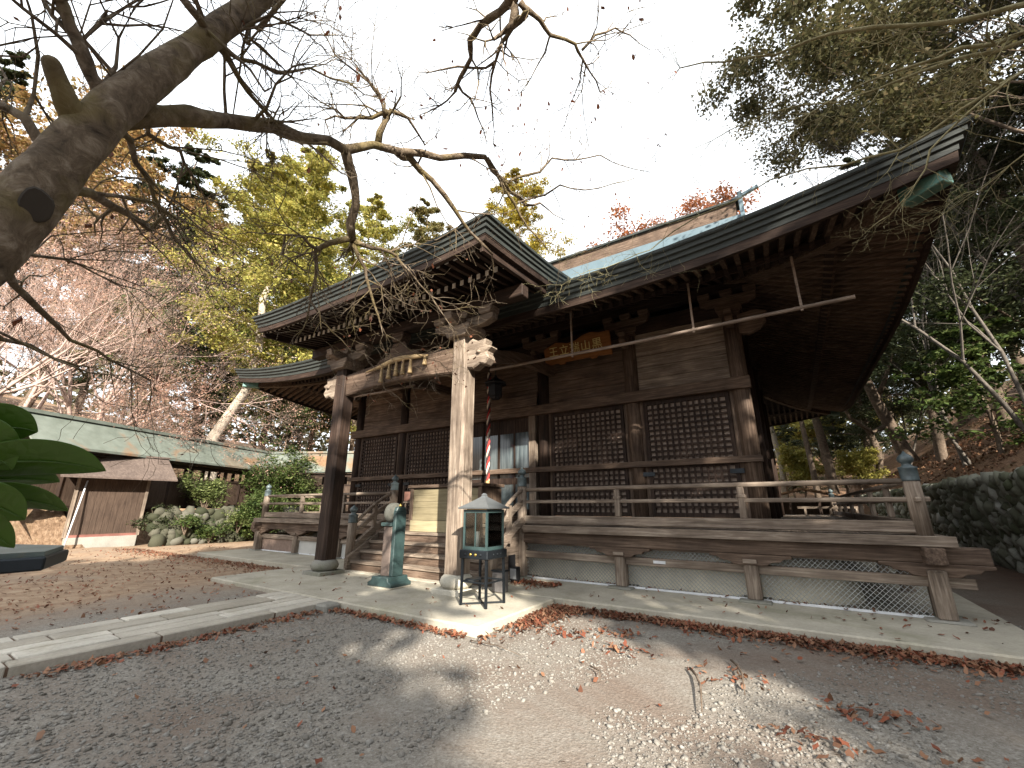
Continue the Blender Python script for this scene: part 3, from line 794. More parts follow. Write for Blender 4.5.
# ---------------------------------------------------------------- veranda
YV, XV = 8.56, 8.86
fl = MB()
nbv = 118
for i in range(nbv):                                   # front boards run front to back
    xa = -9.1 + 18.2*i/nbv; fl.box(xa+.004, xa+18.2/nbv-.004, 8.38, YW-.05, 1.12, 1.2)
for s_ in (-1,1):
    for i in range(100):
        ya = YW-.05 + 15.5*i/100; fl.box(min(s_*6.6, s_*9.1), max(s_*6.6, s_*9.1), ya+.004, ya+.151, 1.12, 1.2)
fl.build("veranda_floor", W['grey_y'], hall)
for s_ in (-1,1):
    eb = MB(); eb.box(min(s_*2.26,s_*9.14), max(s_*2.26,s_*9.14), 8.335, 8.372, 1.062, 1.205); eb.build("floor_edge_board", W['grey_x'], hall, bevel=.008)
    eb = MB(); eb.box(s_*9.0-.14, s_*9.0+.14, 8.622, 26, 1.06, 1.118); eb.build("floor_edge_board", W['grey_y'], hall, bevel=.008)
for xa, xb in ((2.05, 9.45), (-9.45, -2.05)):
    vb = MB(); vb.box(xa, xb, YV-.11, YV+.11, .84, 1.058); vb.build("veranda_beam", W['mid_x'], hall, bevel=.01)
for s_ in (-1,1):
    vb = MB(); vb.box(s_*XV-.11, s_*XV+.11, 8.2, 26, .842, 1.056); vb.build("veranda_beam", W['mid_y'], hall, bevel=.01)
VP = [2.125, 4.37, 6.6, 8.86]
for s_ in (-1,1):
    for x_ in VP:
        xx = s_*x_; p = MB()
        if x_ > 8:                                        # corner: a paired post
            p.box(xx-.1, xx+.1, YV-.2, YV+.02, .13, .76); p.box(xx-.1+s_*.02, xx+.1+s_*.02, YV+.04, YV+.25, .13, .72)
        else: p.box(xx-.105, xx+.105, YV-.125, YV+.105, .13, .76 if x_ > 3 else 1.05)
        po_ = p.build("veranda_post", W['grey_z'], hall, bevel=.03)
        if x_ > 3:
            k_ = MB(); q = .6
            k_.prism([(-q,.10),(-q,.055),(-q*.8,.04),(-q*.74,.0),(-q*.5,-.02),(-q*.42,-.06),(-.12,-.075),(.12,-.075),(q*.42,-.06),(q*.5,-.02),(q*.74,0),(q*.8,.04),(q,.055),(q,.10)], (xx, YV-.13, .738), (1,0,0), (0,0,1), (0,.23,0))
            k_.build("boat_bracket", W['mid_x'], po_, bevel=.008)
            c_ = MB(); c_.box(xx-.1, xx+.1, YV-.17, YV-.132, .70, .76); c_.build("end_cap", W['grey_x'], po_)
        st = MB(); st.box(xx-.24, xx+.24, YV-.26, YV+.28, .1, .145); st.build("pad_stone", M_stone, po_, bevel=.02)
for s_ in (-1,1):
    for y_ in np.arange(10.9, 25, 2.6):
        p = MB(); p.box(s_*XV-.1, s_*XV+.1, y_-.1, y_+.1, .1, .84); p.build("veranda_post", W['grey_z'], hall, bevel=.02)
for s_ in (-1,1):
    lr = MB(); lr.box(min(s_*2.2,s_*9.25), max(s_*2.2,s_*9.25), YV-.055, YV+.055, .53, .67)
    lr.box(s_*XV-.05, s_*XV+.05, YV+.3, 25, .53, .67); lr.build("tie_rail", W['grey_x'], hall, bevel=.01)
# railing
for s_ in (-1,1):
    a_, b_ = 2.2, 8.80
    r_ = MB(); r_.tube([(s_*a_, YV, 1.965), (s_*b_, YV, 1.965)], .042, 10); r_.tube([(s_*XV, YV+.1, 1.965), (s_*XV, 25, 1.965)], .042, 10)
    r_.build("top_rail", W['grey_x'], hall)
    r_ = MB(); r_.box(min(s_*a_,s_*9.02), max(s_*a_,s_*9.02), YV-.035, YV+.035, 1.665, 1.735); r_.box(s_*XV-.035, s_*XV+.035, YV-.2, 25, 1.662, 1.732)
    r_.build("middle_rail", W['grey_x'], hall, bevel=.012)
    r_ = MB(); r_.box(min(s_*a_,s_*8.78), max(s_*a_,s_*8.78), YV-.06, YV+.06, 1.23, 1.40); r_.box(s_*XV-.06, s_*XV+.06, YV+.1, 25, 1.23, 1.40)
    r_.build("base_rail", W['grey_x'], hall, bevel=.015)
    for x_ in (4.37, 6.6):
        p = MB(); p.box(s_*x_-.055, s_*x_+.055, YV-.05, YV+.05, 1.4, 1.93); p.box(s_*x_-.075, s_*x_+.075, YV-.06, YV+.06, 1.738, 1.80)
        p.build("baluster", W['grey_z'], hall, bevel=.012)
    for y_ in (10.8, 13, 15.2, 17.4, 19.6, 21.8, 24):
        p = MB(); p.box(s_*XV-.05, s_*XV+.05, y_-.05, y_+.05, 1.4, 1.93); p.build("baluster", W['grey_z'], hall, bevel=.012)
def newel(x_, y_, z0, z1, parent, r=.105):
    p = MB(); p.lathe((x_, y_, z0), [(r,0),(r,z1-z0)], 18); o_ = p.build("newel_post", W['grey_z'], hall)
    c_ = MB(); R_ = r*1.04
    c_.lathe((x_, y_, z1-.16), [(R_*1.02,0),(R_*1.02,.02),(R_,.03),(R_,.17),(R_*1.06,.18),(R_*1.06,.2),(R_*.62,.215),(R_*.5,.25),(R_*.62,.265),(R_*.86,.29),(R_*.92,.325),(R_*.72,.37),(R_*.3,.4),(.006,.44)], 18)
    c_.build("finial", M_giboshi, o_); return o_
for s_ in (-1,1):
    newel(s_*XV, YV, 1.2, 2.12, hall); newel(s_*2.125, YV-.02, .11, 2.2, hall); newel(s_*2.2, 7.30, .11, 1.36, hall, .11)
    newel(s_*XV, 25.2, 1.2, 2.12, hall)
# stairs
YS0, YS1 = 7.18, 8.50; NS = 5; RZ = (1.2-.115)/NS; TD = (YS1-YS0)/NS
for i in range(NS):
    t_ = MB(); y0 = YS0+i*TD; z1 = .115+RZ*(i+1)
    t_.box(-1.98, 1.98, y0-.03, y0+TD-.002 if i < NS-1 else 8.36, z1-.06, z1)
    t_.build("tread", W['grey_x'], hall, bevel=.008)
    r_ = MB(); r_.box(-1.97, 1.97, y0+.01, y0+.04, z1-RZ+.001, z1-.061); r_.build("riser", W['mid_x'], hall)
for s_ in (-1,1):
    c_ = MB(); poly = [(YS0-.08,.115),(YS0-.08,.42),(YS1-.05,1.19),(8.44,1.19),(8.44,.115)]
    c_.prism(poly, (s_*2.0, 0, 0), (0,1,0), (0,0,1), (s_*.09,0,0)); c_.build("stair_stringer", W['grey_y'], hall, bevel=.01)
    # three rails that ride up and ease over at the top
    for k, (h0, rad) in enumerate(((1.0,.042),(.72,.05),(.36,.07))):
        zt = (1.965, 1.70, 1.30)[k]; z0 = (1.20, .92, .58)[k]
        ya, yb_ = 7.36, 8.48
        pts = []
        for t in np.linspace(0,1,9):
            e = t + .10*math.sin(math.pi*t)
            pts.append((s_*2.16, ya+(yb_-ya)*t, z0+(zt-z0)*min(1.02, e)))
        r_ = MB()
        if k == 0: r_.tube(pts, rad, 10)
        else: r_.path_beam(pts, rad*1.6, rad*2)
        r_.build("stair_rail", W['grey_y'], hall)
    p = MB(); p.box(s_*2.16-.045, s_*2.16+.045, 7.90, 7.99, .85, 1.62); p.build("baluster", W['grey_z'], hall)
# side boarding of the stair and its small vent
for s_ in (-1,1):
    v_ = MB(); v_.box(s_*2.095, s_*2.12, 8.02, 8.26, .30, .60); v_.build("vent_grille", M_black, hall)
# plaster mound beneath the floor
km = MB()
def ring(inset, z):
    x1 = 8.12-inset; y0 = 8.82+inset; y1 = 24.6-inset; c = .8; pts = []
    for cx_, cy_, a0 in ((x1-c, y0+c, -90), (x1-c, y1-c, 0), (-x1+c, y1-c, 90), (-x1+c, y0+c, 180)):
        for a in np.linspace(a0, a0+90, 9): pts.append((cx_+c*math.cos(RAD(a)), cy_+c*math.sin(RAD(a)), z))
    return pts + pts[:1]
km.grid([ring(i, z) for i, z in ((0,.1),(.02,.25),(.06,.42),(.14,.58),(.28,.7),(.5,.78),(.9,.82),(3,.83))], smooth=True)
km.build("plaster_mound", M_plaster, hall)
# wire mesh skirt on the right, boarded panels on the left
for xa, xb in ((2.24,4.25),(4.49,6.48),(6.72,8.74)):
    w_ = MB(); z0, z1 = .15, .84; H_ = z1-z0; st = .072; y_ = YV+.005
    for k in np.arange(xa-H_, xb, st):
        for d_ in (0,1):
            x0_, x1_ = k, k+H_; za, zb = z0, z1
            if x0_ < xa: za = z0+(xa-x0_); x0_ = xa
            if x1_ > xb: zb = z1-(x1_-xb); x1_ = xb
            if x1_-x0_ < .02: continue
            if d_: za, zb = z0+z1-za, z0+z1-zb
            w_.beam((x0_, y_+d_*.006, za), (x1_, y_+d_*.006, zb), .0085, .006)
    o_ = w_.build("wire_mesh", M_wire, hall)
    f_ = MB(); f_.box(xa, xb, YV-.03, YV-.005, .118, .152); f_.build("mesh_foot", M_whitetrim, o_)
    f_ = MB(); f_.box(xa, xb, YV+.0, YV+.03, .806, .838); f_.build("mesh_head", W['grey_x'], o_)
M_panelpale = plain('pale_panel', (.42,.41,.38), .8, var=.12, vs=3); M_panelbrown = plain('brown_panel', (.2,.14,.11), .8)
for xa, xb, mt in ((-8.74,-6.72,M_panelbrown),(-6.48,-4.49,M_panelpale),(-4.25,-2.24,M_panelpale)):
    f_ = MB(); f_.box(xa, xb, YV+.01, YV+.03, .15, .53); f_.build("skirt_panel", mt, hall)
    f_ = MB(); f_.box(xa, xb, YV-.03, YV+.005, .118, .150); f_.build("panel_foot", M_whitetrim, hall)
n_ = MB(); n_.box(5.0, 5.22, YV-.066, YV-.058, .585, .635); n_.build("paper_tag", M_whitetrim, hall)
n_ = MB(); n_.box(-4.75, -4.6, YV-.066, YV-.058, .59, .63); n_.build("paper_tag", M_whitetrim, hall)

# ---------------------------------------------------------------- porch
YP, XP = 6.48, 1.98
def ptop(x, y):
    yy = np.asarray(y)-4.76; return 6.23 + .12*(np.abs(x)/3.8)**4*np.clip(1-yy/2.5,0,1) + .10*yy + .012*yy*yy
prf = MB(); sheet(prf, np.linspace(-3.8,3.8,24), np.linspace(4.76, 9.6, 16), ptop)
pr_ = prf.build("porch_roof", M_roof, hall)
pf = MB()
def ploop(d, dz):
    pts = []
    for y_ in np.linspace(8.6, 4.76, 12)[:-1]: pts.append((-3.8+d, max(y_, 4.76+d), float(ptop(-3.8, y_))+dz))
    for x_ in np.linspace(-3.8, 3.8, 24): pts.append((x_*(3.8-d)/3.8, 4.76+d, float(ptop(x_, 4.76))+dz))
    for y_ in np.linspace(4.76, 8.6, 12)[1:]: pts.append((3.8-d, max(y_, 4.76+d), float(ptop(3.8, y_))+dz))
    return pts
pf.grid([ploop(d, dz) for d, dz in ((0,.004),(.012,-.055),(.04,-.065),(.045,-.125),(.08,-.135),(.085,-.2),(.12,-.21),(.13,-.29),(.36,-.31))], flip=True)
pf.build("porch_eave_edge", M_fascia, pr_)
pf = MB(); pf.grid([ploop(d, dz) for d, dz in ((.14,-.27),(.16,-.41),(.24,-.42),(.26,-.29))], flip=True); pf.build("porch_eave_board", W['dark_x'], pr_)
ps_ = MB(); ps_.grid([[(x_, y_, float(ptop(x_, y_))-.31) for x_ in np.linspace(-3.66,3.66,14)] for y_ in np.linspace(4.9, 9.3, 10)], flip=True)
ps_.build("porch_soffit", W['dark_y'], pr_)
r1, r2, ends = MB(), MB(), []
for x_ in np.linspace(-3.5, 3.5, 35):
    zf = lambda y_, dr: float(ptop(x_, y_))-.31-dr
    r1.beam((x_, 5.06, zf(5.06,.06)), (x_, 6.2, zf(6.2,.06)), .075, .10)
    r2.beam((x_, 5.75, zf(5.75,.17)), (x_, 9.0, zf(9.0,.17)), .075, .10)
    ends.append(MB().box(x_-.04, x_+.04, 5.045, 5.058, zf(5.06,.06)-.052, zf(5.06,.06)+.052))
    ends.append(MB().box(x_-.04, x_+.04, 5.735, 5.748, zf(5.75,.17)-.052, zf(5.75,.17)+.052))
q_ = r1.build("rafters", W['dark_y'], pr_); r2.build("rafters", W['dark_y'], pr_); 
for e_ in ends: e_.build("rafter_end", M_white_end, pr_)
# board closing the porch side under the verge
for s_ in (-1,1):
    b2 = MB(); pts = [(s_*3.52, y_, float(ptop(s_*3.8, y_))-.43) for y_ in np.linspace(5.0, 8.4, 9)]
    b2.path_beam(pts, .08, .26); b2.build("verge_board", W['dark_y'], pr_)
pm = MB(); pm.box(-3.5, 3.5, YP-.12, YP+.12, 5.60, 5.86); pm.build("porch_purlin", W['dark_x'], hall, bevel=.015)
for s_ in (-1,1):
    x_ = s_*XP; w2, ch = .19, .055
    oct_ = [(-w2+ch,-w2),(w2-ch,-w2),(w2,-w2+ch),(w2,w2-ch),(w2-ch,w2),(-w2+ch,w2),(-w2,w2-ch),(-w2,-w2+ch)]
    p = MB(); p.prism(oct_, (x_, YP, .42), (1,0,0), (0,1,0), (0,0,4.6)); p.build("porch_post", W['grey_z' if s_ > 0 else 'dark_z'], hall)  # left post in darker timber, its shade put into the colour
    b_ = MB(); b_.box(x_-.33, x_+.33, YP-.33, YP+.33, .1, .19); b_.lathe((x_, YP, .19), [(.24,0),(.29,.05),(.31,.11),(.28,.18),(.22,.232)], 20)
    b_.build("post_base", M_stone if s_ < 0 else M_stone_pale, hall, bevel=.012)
    k_ = MB()
    k_.prism([(-.24,0),(-.34,.16),(-.34,.26),(.34,.26),(.34,.16),(.24,0)], (x_, YP-.3, 5.0), (1,0,0), (0,0,1), (0,.6,0))
    k_.prism([(-.8,.2),(-.78,.08),(-.55,-.0),(.55,-.0),(.78,.08),(.8,.2)], (x_, YP-.1, 5.24), (1,0,0), (0,0,1), (0,.2,0))
    for q in (-.62,0,.62): k_.prism([(-.12,0),(-.17,.08),(-.17,.18),(.17,.18),(.17,.08),(.12,0)], (x_+q, YP-.16, 5.43), (1,0,0), (0,0,1), (0,.32,0))
    k_.prism([(-.6,.2),(-.55,.05),(-.4,0),(.4,0),(.55,.05),(.6,.2)], (x_-.1, YP, 5.242), (0,1,0), (0,0,1), (.2,0,0))
    k_.build("bracket", W['grey_x'], hall, bevel=.015)
    # carved beast-like nose on the outer side of the post
    n_ = MB()
    n_.prism([(.12,-.26),(.34,-.30),(.5,-.22),(.62,-.26),(.74,-.12),(.66,.0),(.8,.10),(.62,.16),(.66,.30),(.44,.28),(.30,.36),(.12,.3)], (x_, YP-.13, 4.58), (s_,0,0), (0,0,1), (0,.26,0))
    n_.lathe((x_+s_*.5, YP-.15, 4.62), [(.01,-.06),(.06,-.03),(.06,.03),(.01,.06)], 8)
    n_.build("carved_nose", W['grey_x'], hall, bevel=.035)
    # bowed tie beam back to the hall
    t_ = MB(); pts = [(x_, YP+.15+(YW-.2-YP-.15)*t, 4.62+.75*t+.22*math.sin(math.pi*t)) for t in np.linspace(0,1,10)]
    t_.path_beam(pts, .2, [.34-.08*t for t in np.linspace(0,1,10)]); t_.build("tie_beam", W['mid_y'], hall, bevel=.02)
pb = MB(); pts = [(-1.8+3.6*t, YP, 4.56+.10*math.sin(math.pi*t)) for t in np.linspace(0,1,13)]
pb.path_beam(pts, .24, .56); pb.build("porch_beam", W['mid_x'], hall, bevel=.03)
cv = MB()                                                # carved strut in the middle of the beam
cv.prism([(-.75,0),(-.6,.1),(-.35,.14),(-.2,.42),(.2,.42),(.35,.14),(.6,.1),(.75,0)], (0, YP-.07, 4.95), (1,0,0), (0,0,1), (0,.14,0))
for q in (0,): cv.prism([(-.14,0),(-.2,.1),(-.2,.22),(.2,.22),(.2,.1),(.14,0)], (0, YP-.14, 5.38), (1,0,0), (0,0,1), (0,.28,0))
cv.build("frog_leg_strut", W['mid_x'], hall, bevel=.02)
# ================================================================== THINGS AT THE HALL
def V3(*a): return Vector(a)
def textmesh(name, body, size, depth, mat, parent, M):
    cu = bpy.data.curves.new(name, 'FONT'); cu.body = body; cu.size = size; cu.extrude = depth; cu.align_x = 'CENTER'; cu.align_y = 'CENTER'; cu.resolution_u = 3
    cu.space_character = 1.12
    t = bpy.data.objects.new(name, cu); COL.objects.link(t); t.matrix_world = M
    dg = bpy.context.evaluated_depsgraph_get(); me = bpy.data.meshes.new_from_object(t.evaluated_get(dg))
    bpy.data.objects.remove(t); me.transform(M)
    off = WORLD[parent.name]; me.transform(Matrix.Translation(-off)); me.materials.clear(); me.materials.append(mat)
    o = bpy.data.objects.new(name, me); COL.objects.link(o); o.parent = parent; WORLD[o.name] = off.copy(); return o
# name board under the eave
pl = thing("name_board", (2.9, 10.3, 5.55), "orange carved name board with gold characters and wavy top under the main eave", "sign")
M_orange = wood('orange_board', (.10,.042,.012), (.22,.09,.026), (.32,.14,.045), 'x', patch=.3)
a = MB(); tiltv = Vector((0, -.22, 1)).normalized()
prf_ = [(-1.0,0),(-1.0,.50),(-.8,.57),(-.6,.64),(-.42,.6),(-.25,.55),(0,.58),(.22,.68),(.45,.72),(.7,.66),(1.0,.66),(1.0,0),(.6,.03),(.55,-.02),(.4,-.02),(.36,.03),(-.36,.03),(-.4,-.02),(-.55,-.02),(-.6,.03)]
a.prism(prf_, (2.9, 10.33, 5.50), (1,0,0), tiltv, Vector((0,-.05,-.01)))
a.build("board", M_orange, pl, bevel=.008)
M_gold = plain('gilded_letters', (.62,.5,.2), .5, .3, .2)
rot = Matrix((( 1,0,0,2.9),(0,tiltv.y,-1,0),(0,tiltv.z,0,0),(0,0,0,1)))
Mx = Matrix.Translation((2.86, 10.20, 5.84)) @ Matrix.Rotation(math.atan2(1, .22*0+.0001)+.215, 4, 'X')
textmesh("characters", "王立瑞山黒", .31, .006, M_gold, pl, Mx)
# bell rope of twisted red and white cloth
br = thing("bell_rope", (.06, 10.02, 2.0), "twisted red and white bell rope hanging before the glass doors", "rope")
M_red = plain('red_cloth', (.42,.035,.03), .85); M_white_cloth = plain('cream_cloth', (.6,.52,.42), .85); M_maroon = plain('dark_cloth', (.06,.03,.03), .9)
zs = np.linspace(2.3, 5.55, 190)
for k, mt in enumerate((M_red, M_white_cloth, M_maroon)):
    pts = [(.06+.028*math.cos(z*13+k*2.094), 10.02+.028*math.sin(z*13+k*2.094), z) for z in zs]
    s = MB(); s.tube(pts, .03, 6); s.build("strand", mt, br)
s = MB(); s.lathe((.06,10.02,2.02), [(.045,0),(.05,.02),(.06,.2),(.05,.3),(.03,.32)], 10); s.build("rope_grip", plain('orange_wood_grip', (.5,.3,.12), .6), br)
s = MB(); s.tube([(.06,10.02,5.5),(.06,10.02,5.98)], .012, 6); s.build("hook", M_iron, br)
# black hanging lantern
hl = thing("hanging_lantern", (.42, 9.85, 4.6), "soot black metal lantern hanging under the porch roof beside the bell rope", "lantern")
s = MB(); s.lathe((.42, 9.85, 4.62), [(.06,0),(.12,.02),(.14,.06),(.21,.10),(.22,.40),(.20,.44),(.34,.46),(.36,.49),(.22,.58),(.10,.64),(.05,.70),(.02,.76)], 6, smooth=False); s.build("lantern_body", M_black, hl)
s = MB(); s.tube([(.42,9.85,5.36),(.42,9.85,6.2)], .012, 6); s.build("chain", M_iron, hl)
# straw rope with tassels on the porch beam
sr = thing("straw_rope", (-.4, 6.3, 4.6), "straw rope with hanging tassels fixed along the porch beam", "rope")
M_straw = wood('straw', (.26,.18,.09), (.42,.31,.17), (.56,.44,.28), 'x')
pix = [(366,372.5),(374,369.5),(381.7,366.6),(387.5,363.5),(393.4,360.7),(399,359),(405,357.6),(413,356.8),(420,356),(427.8,355.2)]
pts = [Vector(at_y(x_,y_,6.29)) for x_,y_ in pix]
s = MB(); s.tube(pts, [.02,.035,.05,.06,.065,.065,.06,.055,.045,.02], 8); s.build("rope", M_straw, sr)
for x_, y_ in ((382,367),(389.5,363),(396.8,360),(403.5,358.5),(411,357),(425,356)):
    p = at_y(x_,y_,6.285); L = .38 if x_ < 420 else .2
    s = MB(); s.lathe((p[0],p[1],p[2]-L), [(.06,0),(.05,.1*L),(.028,.75*L),(.03,.85*L),(.02,L)], 8); s.build("tassel", M_straw, sr)
# two horizontal poles under the eave
def pole(x0, x1, z, hx, label):
    t = thing("curtain_pole", ((x0+x1)/2, 8.5, z), label, "pole", "curtain poles hung under the eave")
    s = MB(); s.tube([(x0,8.5,z+.04),((x0+x1)/2,8.5,z-.01),(x1,8.5,z)], .036, 8); s.build("rod", M_pole, t)
    for x_ in hx:
        s = MB(); s.box(x_-.02, x_+.02, 8.485, 8.515, z-.06, 6.02 if abs(x_)>3.8 else 6.35); s.build("hanger", M_pole, t)
pole(1.2, 8.75, 4.99, (3.55,6.2,8.0), "long pale pole hung under the main eave right of the porch")
pole(-4.35, -1.55, 5.05, (-4.3,-1.75), "short pale pole hung under the eave left of the porch")
# offertory box at the head of the stair
ob = thing("offertory_box", (0, 8.6, 1.2), "wooden offertory box with beige plank front at the top of the stairs", "box")
s = MB()
for i in range(5): s.box(-1.08, 1.08, 8.27+.004*(i%2), 8.30, 1.26+.155*i, 1.26+.155*i+.15)
s.build("front_panel", M_boxpanel, ob)
s = MB(); s.box(-1.08, 1.08, 8.205, 8.232, .99, 1.255); s.build("apron_panel", wood('pale_apron', (.2,.165,.095),(.3,.255,.155),(.36,.31,.2),'x',patch=.2), ob)
for x_ in (-1.13, 1.13):
    s = MB(); s.box(x_-.055, x_+.055, 8.24, 8.35, 1.2, 2.06); s.box(x_-.045, x_+.045, 8.35, 9.1, 1.22, 2.05); s.build("side_frame", W['mid_z'], ob, bevel=.008)
s = MB(); s.box(-1.24, 1.24, 8.20, 8.34, 2.06, 2.14); s.box(-1.24, 1.24, 9.02, 9.14, 2.06, 2.14); s.box(-1.24,-1.10,8.342,9.018,2.06,2.14); s.box(1.10,1.24,8.342,9.018,2.06,2.14); s.build("top_rim", W['mid_x'], ob, bevel=.01)
s = MB()
for i in range(9): s.box(-1.09, 1.09, 8.37+.072*i, 8.41+.072*i, 2.03, 2.07)
s.build("slats", W['mid_x'], ob)
s = MB(); s.box(-1.08,1.08,9.06,9.09,1.2,2.05); s.box(-1.08,1.08,8.305,9.055,1.205,1.24); s.build("back_panel", W['mid_x'], ob)
# notice board left of the stair head
nb_ = thing("notice_board", (-1.75, 8.75, 1.2), "small framed notice on a low stand left of the offertory box", "sign")
s = MB(); s.box(-1.93,-1.62,8.74,8.76,1.75,2.0); s.build("panel", plain('notice_red_brown',(.16,.08,.06),.7), nb_)
for x_ in (-1.9,-1.65):
    s = MB(); s.box(x_-.018,x_+.018,8.765,8.79,1.2,2.0); s.build("leg", W['grey_z'], nb_)
s = MB(); s.box(-1.96,-1.6,8.742,8.80,1.69,1.735); s.build("shelf", W['grey_x'], nb_)

# ---------------------------------------------------------------- glass candle lantern on a stand
lc = at_z(482.5, 604, .115); LX0, LY0 = lc[0], lc[1]
gl = thing("candle_lantern", (LX0, LY0, .115), "black iron stand with glass candle case and pewter pyramid roof beside the right porch post", "lantern")
h = .235
for sx, sy in ((-1,-1),(1,-1),(1,1),(-1,1)):
    s = MB(); s.beam((LX0+sx*h*1.04, LY0+sy*h*1.04, .116), (LX0+sx*h, LY0+sy*h, .80), .034, .034); s.build("leg", M_iron, gl)
s = MB(); z_ = .46
s.box(LX0-h, LX0+h, LY0-h-.012, LY0-h+.012, z_-.012, z_+.012); s.box(LX0-h, LX0+h, LY0+h-.012, LY0+h+.012, z_-.012, z_+.012)
s.box(LX0-h-.012, LX0-h+.012, LY0-h, LY0+h, z_-.0115, z_+.0115); s.box(LX0+h-.012, LX0+h+.012, LY0-h, LY0+h, z_-.0115, z_+.0115)
s.build("stretcher", M_iron, gl)
s = MB()
for a_, b_ in (((-1,-1),(1,1)),((1,-1),(-1,1))):
    s.beam((LX0+a_[0]*h, LY0+a_[1]*h, .135), (LX0+b_[0]*h, LY0+b_[1]*h, .135), .02, .02)
s.build("cross_brace", M_iron, gl)
s = MB(); s.box(LX0-.2, LX0-.02, LY0-.2, LY0+.1, z_+.013, z_+.035); s.build("shelf", M_iron, gl)
s = MB(); s.box(LX0-h-.045, LX0+h+.045, LY0-h-.045, LY0+h+.045, .80, .93); s.build("tray", M_iron, gl, bevel=.01)
for k in range(4):
    s = MB(); x_ = LX0-.15+.1*k
    s.lathe((0,0,0), [(.024,0),(.02,.008),(.005,.01)], 10)
    s.v = [(x_+vx, LY0-h-.046-vz, .865+vy) for vx,vy,vz in s.v]
    s.build("emblem", M_brass if k in (1,2) else M_iron, gl)
for k in range(3):
    s = MB(); y_ = LY0-.1+.1*k; s.lathe((0,0,0), [(.024,0),(.02,.008),(.005,.01)], 10); s.v = [(LX0+h+.046+vz, y_+vx, .865+vy) for vx,vy,vz in s.v]; s.build("emblem", M_iron, gl)
g = .225
s = MB()
for sx, sy in ((-1,-1),(1,-1),(1,1),(-1,1)): s.box(LX0+sx*g-.016, LX0+sx*g+.016, LY0+sy*g-.016, LY0+sy*g+.016, .931, 1.55)
s.box(LX0-.01, LX0+.01, LY0-g-.008, LY0-g+.008, .931, 1.55)
for zz in (.931, 1.50):
    s.box(LX0-g+.017, LX0+g-.017, LY0-g-.014, LY0-g+.014, zz, zz+.05); s.box(LX0-g+.017, LX0+g-.017, LY0+g-.014, LY0+g+.014, zz, zz+.05)
    s.box(LX0-g-.014, LX0-g+.014, LY0-g+.017, LY0+g-.017, zz, zz+.05); s.box(LX0+g-.014, LX0+g+.014, LY0-g+.017, LY0+g-.017, zz, zz+.05)
s.build("case_frame", M_teal, gl)
for (x0,x1,y0,y1) in ((-g+.017,g-.017,-g-.002,-g+.002),(-g+.017,g-.017,g-.002,g+.002),(-g-.002,-g+.002,-g+.017,g-.017),(g-.002,g+.002,-g+.017,g-.017)):
    s = MB(); s.box(LX0+x0,LX0+x1,LY0+y0,LY0+y1,.982,1.499); s.build("glass_pane", M_glass, gl)
s = MB(); s.lathe((LX0,LY0,1.55), [(g*1.3,0),(g*1.3,.03)], 4, smooth=False, rot=math.pi/4); s.build("vent_band", M_brass, gl)
s = MB(); s.lathe((LX0,LY0,1.58), [(.43,-.02),(.44,.0),(.30,.06),(.14,.135),(.07,.17),(.045,.19),(.05,.21),(.02,.235)], 4, smooth=False, rot=math.pi/4); s.build("lantern_roof", plain('pewter', (.2,.215,.22), .4, .6, .15), gl)
s = MB(); s.tube([(LX0-.1,LY0-.03,.932),(LX0-.1,LY0-.03,1.2)], .03, 10); s.build("candle", plain('candle_wax', (.75,.72,.65), .5), gl)
s = MB()
for k in range(5): s.tube([(LX0+.05*math.cos(k*1.3),LY0+.06*math.sin(k*1.3),.93),(LX0+.05*math.cos(k*1.3),LY0+.06*math.sin(k*1.3),1.35-.04*k)], .006, 5)
s.build("candle_spikes", M_iron, gl)
# ---------------------------------------------------------------- prayer-wheel post
wc = at_z(389, 586, .115); WX, WY = wc[0], wc[1]
wp = thing("prayer_wheel_post", (WX, WY, .115), "teal metal pedestal carrying a grey stone prayer wheel before the stairs", "prayer wheel")
s = MB(); s.box(WX-.36, WX+.36, WY-.30, WY+.30, .116, .135); s.build("base_slab", M_concrete, wp)
s = MB()
s.prism([(-.33,0),(-.33,.06),(-.24,.10),(-.22,.17),(.22,.17),(.24,.10),(.33,.06),(.33,0)], (WX, WY-.26, .136), (1,0,0), (0,0,1), (0,.52,0)); s.build("plinth", M_teal, wp, bevel=.01)
s = MB(); s.box(WX-.13, WX+.10, WY-.13, WY+.13, .307, 1.22); s.build("pedestal", plain('bronze_brown_panel', (.13,.10,.085), .5, .2), wp, bevel=.01)
s = MB(); s.box(WX-.18, WX+.12, WY-.17, WY+.17, 1.221, 1.29); s.build("top_plate", M_teal, wp, bevel=.008)
s = MB(); s.box(WX+.121, WX+.21, WY-.14, WY+.14, .307, 1.5); s.prism([(-.14,0),(-.1,.09),(.1,.09),(.14,0)], (WX+.121, WY, 1.5), (0,1,0), (0,0,1), (.089,0,0)); s.build("side_column", M_teal, wp, bevel=.012)
s = MB(); s.lathe((0,0,0), [(.05,-.075),(.185,-.07),(.2,-.05),(.2,.05),(.185,.07),(.05,.075)], 28)
s.v = [(WX-.02+vz, WY+vx, 1.47+vy) for vx,vy,vz in s.v]; s.build("wheel", plain('wheel_stone', (.085,.085,.072), .7), wp)
s = MB(); s.tube([(WX-.13,WY,1.47),(WX+.125,WY,1.47)], .018, 8); s.build("axle", M_iron, wp)
s = MB(); s.box(WX-.16,WX-.12,WY-.05,WY+.05,1.29,1.5); s.build("axle_bracket", M_teal, wp)
s = MB(); s.lathe((WX+.165,WY,1.588), [(.02,0),(.03,.015),(.03,.035),(.012,.055),(.004,.07)], 10); s.build("knob", M_brass, wp)
